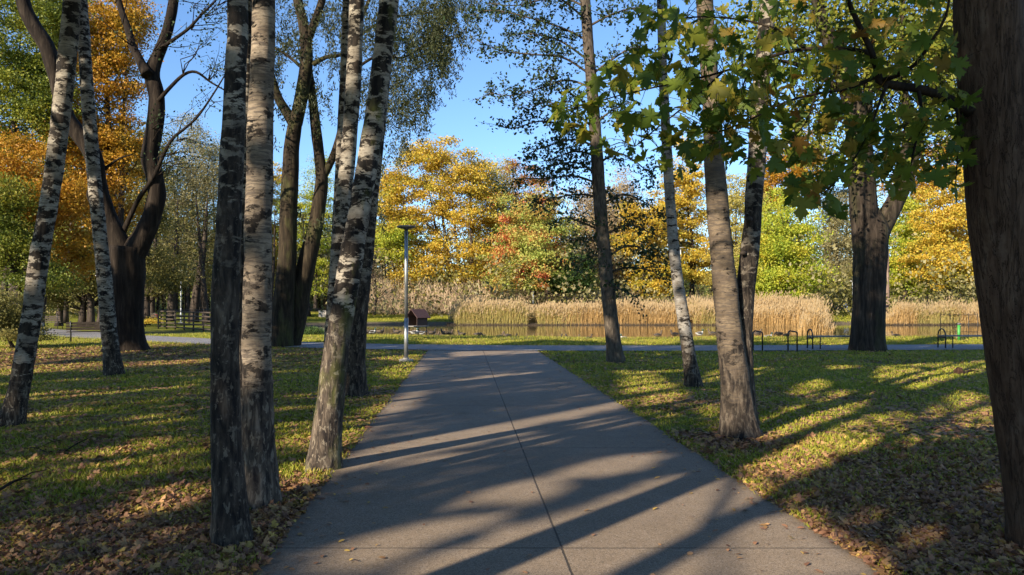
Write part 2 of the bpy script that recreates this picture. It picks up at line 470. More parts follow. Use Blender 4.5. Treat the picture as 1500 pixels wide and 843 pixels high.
def limb(mb, a, b, r0, r1=.012, sag=0.0, seg=6, n=6, wig=.06, seed=None):
    a = np.asarray(a, float); b = np.asarray(b, float)
    L = np.linalg.norm(b-a)
    t = np.linspace(0, 1, n)[:, None]
    p = a+(b-a)*t
    p[:, 2] += sag*L*(np.sin(t[:, 0]*pi))
    p[1:-1] += rng.normal(size=(n-2, 3))*wig*L/ (n**.5)
    mb.tube(p, r0+(r1-r0)*t[:, 0]**.8, seg)
    return p

def airy_crown(tb, cb, W, R, z0, z1, rad, nb, nl, size, droop=.3, fin=None, tmpl=QUAD, tf=QUADF):
    """limbs and leaf sprays around the upper stem; light falls through where the photo has sun on the ground"""
    for k in range(nb):
        z = z0+(z1-z0)*((k+rng.uniform(.1, .9))/nb)
        a = at_z(W, min(z, W[-1, 2]-.1))
        ang = k*2.4+rng.uniform(-.5, .5)
        f = (z-z0)/(z1-z0+1e-6)
        rl = rad*(1-.55*f)*rng.uniform(.7, 1.15)
        e = a+np.array([cos(ang)*rl, sin(ang)*rl, rl*(.55-droop)])
        p = limb(tb, a, e, np.interp(z, W[:, 2], R)*.35+.008, .008, sag=.12)
        m = nl//nb
        t = rng.uniform(.3, 1.08, m)
        pos = a+(e-a)*t[:, None]
        pos[:, 2] += .12*rl*np.sin(np.clip(t, 0, 1)*pi)
        sp = .16+.16*rl
        off = rng.normal(size=(m, 3))*sp*np.array([1, 1, .7])
        off[:, 2] -= np.abs(rng.normal(size=m))*droop*rl*.45
        pos = pos+off
        if fin is not None: pos = pos[fin(pos)]
        leaves(cb, keep(pos), size, .25, tmpl, tf, droop=droop)

def above_frame(pos):       # crowns that the photo shows nothing of start above the picture's upper edge
    return pos[:, 2] > H+.43*pos[:, 1]+.3

def birch(label, stems, Y, top, bark, crown_r=2.1, nl=5200, near=True, group='birches along the path', name='birch_tree', leafk='willow', fin=above_frame, cz=None, seg=None, nb=20, size=.13):
    base = np.array([P(stems[0][0], stems[0][1], Y)[0], Y, 0]); base[2] = gz(base[0], Y)
    t = thing(name, base, label, 'tree', group)
    W, R = stem_world(stems, Y)
    W, R = extend(W, R, top)
    tb = MB()
    W2 = W.copy(); 
    W2 = np.vstack([W[:1]-np.array([0, 0, .12]), W2]); R2 = np.concatenate([R[:1]*1.02, R])
    hi = W2[:, 2] < H+.45*Y+1
    tb.tube(W2, R2, seg or (36 if near else 20), step=.045 if near else .12, amp=.10 if near else .08, freq=7, seed=int(abs(stems[0][0])) % 97, flare=.42)
    cb = MB()
    z0 = cz or (H+.40*Y+.6)
    airy_crown(tb, cb, W, R, z0, top, crown_r, nb, nl, size, .45, fin)
    tb.build('trunk', M[bark], t, base)
    if cb.V: cb.build('crown', leafm(leafk), t, base)
    return t, W, R

def clusters(ells, Y, n, dy=None, yoff=0):
    out = []
    ar = np.array([e[2]*e[3] for e in ells], float); ar /= ar.sum()
    for e, a in zip(ells, ar):
        px, py, rx, ry = e[:4]
        k = max(1, int(round(n*a)))
        c = P(px, py, Y); c[1] += yoff
        sx, sz = rx*Y/F, ry*Y/F; sy = dy or min(max(sx, 1.5), 5)
        d = rng.normal(size=(k, 3)); d /= np.linalg.norm(d, axis=1)[:, None]
        r = rng.uniform(0, 1, k)**.42
        out.append(c+d*r[:, None]*np.array([sx, sy, sz]))
    return np.vstack(out)

def far_tree(name, label, base_px, Y, ells, leafk, stems=((0, 1.0),), ncl=70, per=170, lsize=.24, spread=.55, trunk_w=.22, bark='bark_far',
             limbs=16, group=None, flat=.6, fork=.25, dy=None, cat='tree', up=.35, droop=0, top_py=None, twig=None):
    bx = (base_px-CX)/F*Y; bz = gz(bx, Y); base = np.array([bx, Y, bz])
    t = thing(name, base, label, cat, group)
    ncl = int(ncl*1.35); per = int(per*2.0); lsize *= .84; spread *= .95; flat *= .8
    cl = clusters(ells, Y, ncl, dy)
    tb = MB()
    topz = cl[:, 2].max(); lowz = cl[:, 2].min()
    cen = cl.mean(0)
    lines = []
    for dx, sc in stems:
        b = base+np.array([dx, rng.uniform(-.3, .3)*(abs(dx) > 0), -.1])
        e = np.array([cen[0]+dx*1.6, cen[1], bz+(topz-bz)*.86])
        m1 = b*.6+e*.4+np.array([rng.normal()*.25, rng.normal()*.2, 0]); m1[0] = b[0]*.75+e[0]*.25+rng.normal()*.2
        m2 = b*.25+e*.75+rng.normal(size=3)*.3
        W = np.array([b, m1, m2, e]); R = np.array([trunk_w*1.15, trunk_w*.8, trunk_w*.45, .03])*sc
        W, R = resample(W, R, .8)
        tb.tube(W, R, 9, amp=.07, freq=2, seed=int(abs(base_px)) % 50, flare=.35)
        lines.append((W, R))
    idx = rng.choice(len(cl), min(limbs, len(cl)), replace=False)
    for i in idx:
        W, R = lines[rng.integers(len(lines))]
        c = cl[i]
        z = max(bz+(lowz-bz)*.5+.4, c[2]-rng.uniform(.5, 1.0)*(1.0+np.hypot(c[0]-cen[0], c[1]-cen[1])*.8))
        a = at_z(W, min(z, W[-1, 2]))
        limb(tb, a, c, min(np.interp(a[2], W[:, 2], R)*.5, .11), .02, sag=-.05, seg=5, n=5)
    tb.build('trunk', M[bark], t, base)
    cb = MB()
    n = len(cl)
    pos = cl[:, None, :]+rng.normal(size=(n, per, 3))*spread*np.array([1.15, 1.0, flat])*rng.uniform(.6, 1.3, n)[:, None, None]
    pos = pos.reshape(-1, 3)
    pos = pos[pos[:, 2] > bz+.25]
    leaves(cb, pos, lsize, up, droop=droop)
    if twig:
        tw = MB()
        k = twig
        c = cl[rng.integers(0, n, k)]+rng.normal(size=(k, 3))*spread
        W, R = lines[0]
        d = c-np.array([cen[0], cen[1], lowz-2]); d /= np.linalg.norm(d, axis=1)[:, None]
        d += rng.normal(size=(k, 3))*.35
        side = np.cross(d, rng.normal(size=(k, 3))); side /= np.linalg.norm(side, axis=1)[:, None]
        L = rng.uniform(.7, 1.8, k)[:, None]; w = .02
        V = np.stack([c-side*w, c+side*w, c+d*L], 1).reshape(-1, 3)
        tb2 = MB(); tb2.add(V, np.arange(3*k).reshape(-1, 3)); tb2.build('twig_mass', M[bark], t, base); 
    cb.build('crown', leafm(leafk), t, base)
    return t

# ------------------------------------------------------------------ near trees
for px, py, Y, r in [(900, 150, 4.85, .2), (1010, 110, 4.85, .16), (1170, 110, 4.85, .18), (1330, 60, 4.85, .2), (1200, 270, 4.85, .12), (1300, 90, 26, 2.6), (1210, 60, 26, 2.2), (1270, 300, 26, .6), (1380, 180, 26, 1.6), (478, 640, 7.44, .32), (486, 570, 7.44, .3), (489, 500, 7.44, .28), (1072, 600, 9.2, .3), (1064, 540, 9.2, .25), (1055, 470, 9.2, .25), (1052, 380, 9.2, .25),
                     (378, 420, 6.1, .2), (378, 300, 6.1, .2), (380, 180, 6.1, .2), (383, 60, 6.1, .2), (378, 540, 6.1, .16), (512, 400, 7.44, .2), (540, 230, 7.44, .2),
                     (1010, 520, 15, .3), (985, 400, 15, .3), (595, 500, 21.2, .3), (595, 430, 21.2, .4), (890, 480, 20.9, .25), (872, 200, 20.9, .3),
                     (1050, 180, 9.2, .25), (50, 400, 9.9, .25), (90, 200, 9.9, .3)]:
    LITPTS.append((P(px, py, Y), r))

birch('leftmost birch leaning right, white bark with dark rings', [(17, 627, 30), (30, 560, 27), (42, 490, 27), (56, 390, 26), (71, 300, 25), (86, 200, 25), (96, 110, 25), (106, 0, 24)], 9.9, 14, 'birch_a', 2.3)
birch('thin white birch in front of the dark forked tree on the left lawn', [(167, 553, 23), (160, 490, 22), (155, 430, 21), (146, 340, 19), (138, 260, 19), (129, 150, 18), (123, 60, 17), (119, 0, 17)], 16.7, 16, 'birch_a', 2.2, near=False)
birch('nearest birch, black patched trunk left of the path with dark rough foot', [(338, 796, 52), (336, 740, 46), (331, 640, 42), (329, 520, 40), (331, 420, 38), (337, 300, 35), (342, 180, 32), (346, 80, 30), (348, 0, 29)], 5.14, 13, 'birch_b', 2.4, nl=6000)
birch('pale ringed birch right beside the nearest black patched birch', [(379, 738, 50), (378, 680, 46), (377, 580, 44), (376, 470, 41), (378, 360, 40), (380, 250, 38), (383, 120, 34), (386, 0, 33)], 6.1, 14, 'birch_c', 2.3, nl=6000)
birch('slim dark birch stem half hidden behind the pale ringed birch', [(352, 642, 18), (352, 540, 16), (354, 430, 15), (358, 300, 14), (361, 150, 13), (363, 0, 12)], 9.2, 12, 'birch_b', 1.5, nl=2500, near=False)
birch('birch with mossy sunlit foot leaning over the left edge of the path', [(473, 686, 46), (478, 640, 42), (487, 560, 38), (496, 490, 36), (511, 400, 34), (526, 310, 32), (545, 200, 30), (559, 95, 29), (570, 0, 28)], 7.44, 14, 'birch_d', 2.4, nl=6000)
birch('dark footed birch behind the mossy footed birch at the path edge', [(516, 580, 37), (519, 520, 33), (524, 450, 30), (534, 370, 27), (541, 300, 25), (552, 200, 22), (563, 100, 20), (572, 0, 19)], 13.3, 15, 'birch_b', 2.0, near=False)
birch('middle white stem of the birch clump, behind the leaning mossy one', [(479, 634, 24), (484, 540, 22), (489, 450, 21), (496, 370, 22), (504, 290, 23), (512, 200, 22), (519, 100, 22), (523, 0, 22)], 9.5, 13, 'birch_a', 1.9, nl=3500, near=False)
birch('thinnest white stem at the left side of the birch clump', [(474, 602, 15), (481, 500, 13), (487, 420, 12), (492, 330, 11), (498, 220, 11), (503, 110, 10), (507, 0, 10)], 11.5, 12, 'birch_a', 1.5, nl=2500, near=False)
birch('slender birch on the right lawn with white trunk and black foot', [(1017, 565, 22), (1009, 520, 19), (1000, 460, 18), (990, 390, 16), (982, 300, 15), (976, 200, 14), (971, 100, 13), (968, 0, 12)], 15, 14, 'birch_f', 1.9, near=False, nl=3500)

# twin-stemmed birch right of the path
def twin():
    Y = 9.2
    base = P(1085, 641, Y); base[2] = gz(base[0], Y)
    t = thing('birch_tree', base, 'twin stemmed birch at the right edge of the path, brown bark', 'tree', 'birches along the path')
    for pts, bark, yy, top, sd in (([(1084, 641, 52), (1080, 600, 44), (1074, 540, 40), (1067, 470, 37), (1062, 420, 35), (1053, 330, 32), (1046, 230, 29), (1040, 120, 26), (1032, 0, 24)], 'birch_e', Y, 14, 3),
                                   ([(1092, 641, 36), (1091, 590, 31), (1088, 510, 29), (1092, 430, 27), (1101, 340, 26), (1108, 240, 25), (1114, 140, 24), (1125, 0, 22)], 'birch_b', Y+.12, 13, 8)):
        W, R = stem_world(pts, yy); W, R = extend(W, R, top)
        tb = MB(); W2 = np.vstack([W[:1]-np.array([0, 0, .12]), W]); R2 = np.concatenate([R[:1], R])
        tb.tube(W2, R2, 32, step=.05, amp=.12, freq=6, seed=sd, flare=.3)
        cb = MB(); airy_crown(tb, cb, W, R, H+.4*Y+.6, top, 1.9, 14, 3500, .13, .45, above_frame)
        if sd == 3:      # two bracket fungi-like burl stubs on the right stem are left to the other trunk
            pass
        else:
            for py in (321, 371):
                q = P(1104 if py < 350 else 1096, py, yy-.12); bb = MB(); bb.tube([q+np.array([0, .08, 0]), q+np.array([-.06, .0, 0]), q+np.array([-.10, -.03, 0])], [.035, .03, .012], 10); bb.build('bracket_fungus', M['bark_far'], t, base)
        tb.build('trunk', M[bark], t, base); cb.build('crown', leafm('willow'), t, base)
twin()

# dark forked tree on the left
def forked_left():
    Y = 25.7
    base = P(184, 514, Y); base[2] = gz(base[0], Y)
    t = thing('forked_tree', base, 'big dark tree forking low into two thick crooked limbs on the left lawn', 'tree')
    tb = MB()
    W, R = stem_world([(184, 514, 56), (184, 480, 48), (185, 430, 46), (186, 390, 50), (188, 362, 48)], Y)
    tb.tube(np.vstack([W[:1]-[0, 0, .15], W]), np.concatenate([R[:1], R]), 24, step=.15, amp=.14, freq=2.5, flare=.35, seed=4)
    L = lambda pts, yo=0: (np.array([P(a, b, Y)+np.array([0, yo*k, 0]) for k, (a, b, w) in enumerate(pts)]), np.array([w/2*Y/F for a, b, w in pts]))
    limbs = [
     [(186, 385, 40), (170, 345, 30), (157, 310, 25), (147, 270, 24), (143, 235, 24), (133, 215, 23), (115, 190, 22), (103, 168, 22), (93, 120, 22), (80, 75, 22), (62, 45, 20), (50, 15, 19), (42, -40, 17), (25, -140, 10), (10, -230, 4)],
     [(188, 380, 40), (206, 352, 32), (220, 318, 27), (227, 285, 25), (222, 255, 24), (216, 228, 25), (221, 190, 24), (224, 140, 22), (216, 105, 22), (225, 75, 17), (237, 40, 15), (245, 0, 14), (255, -80, 10), (265, -200, 4)],
     [(216, 110, 18), (205, 92, 13), (190, 65, 11), (180, 35, 10), (168, 5, 9), (150, -60, 7), (140, -150, 3)],
     [(140, 275, 16), (128, 285, 9), (130, 300, 5)],
     [(178, 346, 10), (192, 318, 8), (206, 292, 7), (229, 260, 7), (245, 228, 5.5), (259, 206, 5), (280, 190, 4), (300, 172, 3.5), (328, 132, 2.5), (345, 105, 1.5)],
     [(232, 148, 7), (248, 128, 6), (268, 108, 5), (285, 104, 4), (305, 118, 3), (326, 130, 2)],
     [(234, 72, 7), (258, 58, 5.5), (280, 44, 5), (300, 25, 4), (320, 8, 3), (338, -15, 2)],
     [(150, 250, 6), (172, 232, 3), (190, 225, 2)],
    ]
    for k, l in enumerate(limbs):
        p, r = L(l, (-.05, .04, .1, .1, -.06, .05, -.08, .1)[k])
        tb.tube(p, r, 14 if k < 3 else 6, step=.12, amp=.12 if k < 3 else .05, freq=2.5, seed=20+k)
    cb = MB()
    # fine bare twigs with a few small leaves
    for k in range(46):
        src = limbs[rng.choice([1, 2, 4, 5, 6, 4, 5, 6])]
        i = rng.integers(max(0, len(src)//3), len(src)-1)
        a = P(src[i][0], src[i][1], Y)
        ang = rng.uniform(-.5, 1.3) if src[i][0] > 200 else rng.uniform(.8, 2.6)
        ln = rng.uniform(.7, 1.9)
        e = a+np.array([cos(ang)*ln, rng.normal()*.5, sin(ang)*ln*.8])
        p = limb(tb, a, e, .022, .006, sag=.08, seg=4, n=6, wig=.12)
        for j in range(3):
            q = p[rng.integers(2, 6)]
            e2 = q+np.array([rng.normal()*.5+.1, rng.normal()*.3, rng.normal()*.35])
            limb(tb, q, e2, .01, .004, seg=3, n=4)
            m = 12
            pos = q+(e2-q)*rng.uniform(.3, 1.1, m)[:, None]+rng.normal(size=(m, 3))*.13
            leaves(cb, pos, .085, .2, droop=.4)
    for k in range(26):
        z = rng.uniform(11, 17); a = P(rng.choice([40, 150, 250]), 0, Y); c = np.array([a[0]+rng.normal()*2.5, Y+rng.normal()*2, z])
        pos = keep(c+rng.normal(size=(110, 3))*.8); leaves(cb, pos[above_frame(pos)], .18, .2)
    tb.build('trunk', M['bark_dark'], t, base); cb.build('crown', leafm('alder'), t, base)
forked_left()

# mossy twin-stemmed tree with drooping fine foliage
def willow():
    Y = 28.6
    base = P(414, 509, Y); base[2] = gz(base[0], Y)
    t = thing('willow_tree', base, 'tall mossy tree with two crossing stems and hanging fine foliage', 'tree')
    tb = MB(); tb3 = MB()
    S = [
     [(413, 510, 36), (416, 460, 32), (420, 410, 28), (423, 350, 26), (424, 300, 25), (427, 250, 24), (429, 215, 22), (434, 180, 20)],
     [(432, 185, 18), (420, 165, 15), (408, 145, 13), (400, 122, 12), (392, 90, 9), (380, 40, 7), (365, -20, 5), (350, -120, 2)],
     [(433, 182, 19), (442, 140, 19), (448, 105, 19), (449, 70, 18), (444, 35, 15), (436, 0, 14), (425, -60, 10), (415, -160, 4)],
     [(450, 60, 14), (462, 30, 12), (472, 0, 11), (485, -60, 7), (500, -150, 3)],
     [(417, 505, 36), (428, 465, 34), (438, 420, 30), (448, 375, 26), (458, 335, 23), (464, 295, 20), (468, 262, 19), (464, 225, 16), (458, 175, 15), (452, 120, 12), (449, 90, 6)],
     [(466, 262, 15), (480, 238, 12), (490, 212, 11), (497, 180, 9), (503, 130, 8), (515, 60, 6), (540, -10, 5), (570, -80, 3)],
     [(458, 95, 8), (478, 84, 6), (500, 80, 5), (525, 55, 4), (560, 32, 3.5), (600, 22, 3), (650, 18, 2)],
     [(505, 120, 6), (530, 95, 4.5), (560, 80, 4), (590, 85, 3), (630, 60, 2)],
     [(448, 105, 6), (425, 85, 4.5), (400, 70, 3.5), (370, 65, 2)],
     [(540, -10, 5), (580, -40, 4), (630, -40, 3), (680, -10, 2)],
    ]
    for k, l in enumerate(S):
        p = np.array([P(a, b, Y)+np.array([0, .35*(k in (4, 5))-.12*(k == 0), 0]) for a, b, w in l]); r = np.array([w/2*Y/F for a, b, w in l])
        if k in (0, 4): p[0, 2] = base[2]-.1
        (tb3 if k in (4, 5, 7, 9) else tb).tube(p, r, 16 if r.max() > .2 else 7, step=.16, amp=.09, freq=2, seed=40+k, flare=.12 if k in (0, 4) else 0)
    cb = MB()
    B = [(600, 40, 60, 45, 100), (560, 120, 45, 60, 64), (628, 90, 34, 45, 60), (655, 50, 30, 40, 44), (590, 150, 40, 50, 40), (650, 10, 40, 30, 40), (540, 30, 45, 40, 30), (450, 40, 70, 45, 40), (385, 60, 45, 60, 30), (375, 160, 35, 60, 20),
         (575, 200, 30, 60, 24), (545, 290, 18, 60, 14), (440, 130, 60, 60, 26), (500, 60, 40, 60, 24), (600, -60, 90, 60, 40), (450, -70, 110, 70, 50), (530, 350, 14, 40, 6), (470, 330, 40, 60, 8), (690, -20, 30, 40, 12), (610, 150, 26, 40, 16), (645, 110, 22, 40, 12)]
    for px, py, rx, ry, n in B:
        for k in range(n):
            r = np.sqrt(rng.uniform()); th = rng.uniform(0, 2*pi)
            a = P(px+rx*r*cos(th), py+ry*r*sin(th)-ry*.35, Y+rng.normal()*1.4)
            ln = rng.uniform(.5, 1.5)
            ln *= .75; m = int(ln*75)
            tt = rng.uniform(0, 1, m)
            sway = rng.normal()*.4
            pos = a+np.stack([sway*(1-(1-tt)**2)+rng.normal(size=m)*.085, rng.normal(size=m)*.085, -ln*tt**1.3+rng.normal(size=m)*.06], 1)
            leaves(cb, pos, .125, .1, LONG, QUADF, droop=.8)
            side = np.array([.006, 0, 0])
            cb.tube([a+[-sway*.4, 0, .12], a+[sway*.6, 0, -ln*.35], a+[sway, 0, -ln]], [.008, .006, .003], 3, cap=False)
    tb.build('trunk', M['bark_mossy'], t, base); tb3.build('trunk', M['bark_mossy'], t, base); cb.build('crown', leafm('willow'), t, base)
willow()

# slender alder at the end of the right lawn
def alder():
    Y = 20.9
    base = P(902, 532, Y); base[2] = gz(base[0], Y)
    t = thing('alder_tree', base, 'slender tilted tree with dark leaf sprays beside the path end', 'tree')
    tb, cb = MB(), MB()
    W, R = stem_world([(902, 532, 26), (899, 505, 22), (893, 450, 21), (886, 380, 20), (879, 300, 19), (874, 220, 18), (868, 140, 17), (862, 70, 16), (857, 0, 15)], Y)
    W, R = extend(W, R, 15)
    tb.tube(np.vstack([W[:1]-[0, 0, .1], W]), np.concatenate([R[:1], R]), 16, step=.12, amp=.08, freq=5, flare=.25)
    sprays = [
     [(866, 128), (830, 118), (790, 130), (750, 140), (713, 136)], [(866, 110), (825, 85), (780, 80), (735, 75), (700, 60)],
     [(862, 60), (820, 40), (770, 25), (720, 15), (690, 25)], [(858, 10), (815, -5), (760, 8), (715, 5)], [(864, 90), (820, 60), (780, 50), (740, 50)],
     [(872, 205), (830, 185), (790, 178), (755, 188), (733, 186)], [(873, 215), (840, 205), (800, 215), (772, 226)],
     [(872, 190), (840, 165), (800, 150), (770, 165)], [(878, 270), (840, 258), (800, 262), (765, 262), (744, 270)], [(880, 290), (850, 285), (815, 290), (780, 300)],
     [(877, 260), (850, 240), (820, 240), (790, 250)], [(883, 340), (850, 325), (825, 320), (805, 330)], [(885, 360), (860, 350), (835, 352)],
     [(866, 110), (900, 85), (930, 70), (965, 80)], [(860, 40), (900, 20), (940, 12), (975, 30)], [(876, 240), (905, 225), (935, 240), (955, 262)], [(880, 300), (915, 285), (950, 300), (970, 315)],
     [(886, 380), (920, 360), (955, 372), (985, 388)], [(889, 400), (920, 392), (950, 396), (975, 408)], [(883, 345), (920, 330), (950, 340), (975, 352)], [(872, 180), (900, 160), (925, 150)],
     [(870, 160), (840, 140), (815, 120), (795, 100)], [(858, 0), (900, -30), (940, -20)], [(860, 30), (830, 5), (790, -25), (750, -35)],
     [(887, 372), (862, 378), (840, 392)], [(875, 230), (845, 222), (812, 232), (790, 238)], [(888, 420), (912, 425), (935, 438)],
    ]
    for s in sprays:
        yo = rng.normal()*.9
        p = np.array([P(a, b, Y+yo*k/(len(s)-1)) for k, (a, b) in enumerate(s)])
        p, r = resample(p, np.linspace(.035, .008, len(p)), .12)
        tb.tube(p, r, 5)
        L = len(p)
        for k in range(int(L*1.75)):
            i = int(L*rng.uniform(.2, 1.0)); q = p[min(i, L-1)]
            dv = rng.normal(size=3)*np.array([.5, .55, .34])
            e = q+dv*rng.uniform(.3, .9)
            tb.tube([q, (q+e)/2+[0, 0, .02], e], [.008, .006, .003], 3, cap=False)
            m = 16
            pos = q+(e-q)*rng.uniform(.35, 1.1, m)[:, None]+rng.normal(size=(m, 3))*.075
            leaves(cb, pos, .088, .3, OVAL, OVALF, droop=.2)
    for k in range(22):
        c = at_z(W, rng.uniform(10.8, 15))+rng.normal(size=3)*np.array([1.3, 1.3, .4]); leaves(cb, keep(c+rng.normal(size=(90, 3))*.5), .11, .3)
    tb.build('trunk', M['bark_alder'], t, base); cb.build('crown', leafm('alder'), t, base)
alder()

# big lime on the right lawn
def lime():
    Y = 26.0
    base = P(1271, 514, Y); base[2] = gz(base[0], Y)
    t = thing('lime_tree', base, 'stout forked tree behind the right lawn beside the backless bench', 'tree')
    tb, cb = MB(), MB()
    S = [
     [(1271, 516, 52), (1271, 490, 46), (1272, 450, 44), (1273, 400, 45), (1275, 365, 49), (1277, 340, 50), (1274, 318, 38), (1270, 296, 16)],
     [(1270, 400, 30), (1267, 345, 40), (1262, 300, 38), (1258, 250, 36), (1253, 200, 34), (1243, 150, 30), (1225, 105, 26), (1205, 60, 22), (1190, 15, 18), (1180, -60, 12), (1175, -170, 4)],
     [(1277, 400, 24), (1286, 350, 32), (1302, 318, 28), (1318, 290, 25), (1332, 255, 24), (1345, 215, 22), (1360, 170, 18), (1380, 120, 15), (1400, 60, 12), (1420, -40, 7), (1430, -140, 3)],
     [(1330, 262, 16), (1325, 225, 14), (1328, 190, 13), (1320, 130, 11), (1315, 60, 8), (1320, -60, 4)],
     [(1256, 230, 20), (1268, 180, 17), (1275, 120, 14), (1280, 50, 12), (1285, -40, 8), (1290, -160, 3)],
     [(1240, 140, 10), (1205, 115, 8), (1160, 95, 6), (1120, 90, 3)],
     [(1285, 348, 8), (1287, 330, 6), (1286, 312, 3)],
    ]
    for k, l in enumerate(S):
        p = np.array([P(a, b, Y)+np.array([0, .1*i*((-1)**k)*(k > 0)*.6, 0]) for i, (a, b, w) in enumerate(l)]); r = np.array([w/2*Y/F for a, b, w in l])
        if k == 0: p[0, 2] = base[2]-.1
        tb.tube(p, r, 24 if k == 0 else 14, step=.14, amp=.11 if k == 0 else .08, freq=2.2, seed=60+k, flare=.1 if k == 0 else 0)
    B = [(1190, 60, 60, 60, 18), (1260, 40, 70, 55, 22), (1330, 60, 60, 60, 22), (1390, 100, 40, 70, 16), (1200, 160, 45, 50, 12), (1330, 150, 50, 45, 14), (1385, 200, 35, 40, 10), (1260, 120, 40, 40, 8),
         (1300, -60, 160, 70, 50), (1420, 20, 60, 80, 18), (1150, 20, 40, 60, 10), (1440, 160, 40, 70, 12), (1470, 60, 50, 60, 12), (1290, 230, 30, 22, 4), (1210, 230, 30, 25, 5), (1110, 60, 40, 50, 8)]
    for px, py, rx, ry, n in B:
        for k in range(int(n*1.9)):
            r = np.sqrt(rng.uniform()); th = rng.uniform(0, 2*pi)
            c = P(px+rx*r*cos(th), py+ry*r*sin(th), Y+rng.normal()*2.0+.5)
            s = S[rng.integers(1, 5)]; q = s[rng.integers(2, len(s)-2)]; a = P(q[0], q[1], Y)
            if np.linalg.norm(a-c) < 3.0: limb(tb, a, c, .03, .008, seg=4, n=5)
            leaves(cb, c+rng.normal(size=(62, 3))*np.array([.5, .5, .3]), .15, .35, OVAL, OVALF)
    tb.build('trunk', M['bark_lime'], t, base); cb.build('crown', leafm('lime'), t, base)
lime()

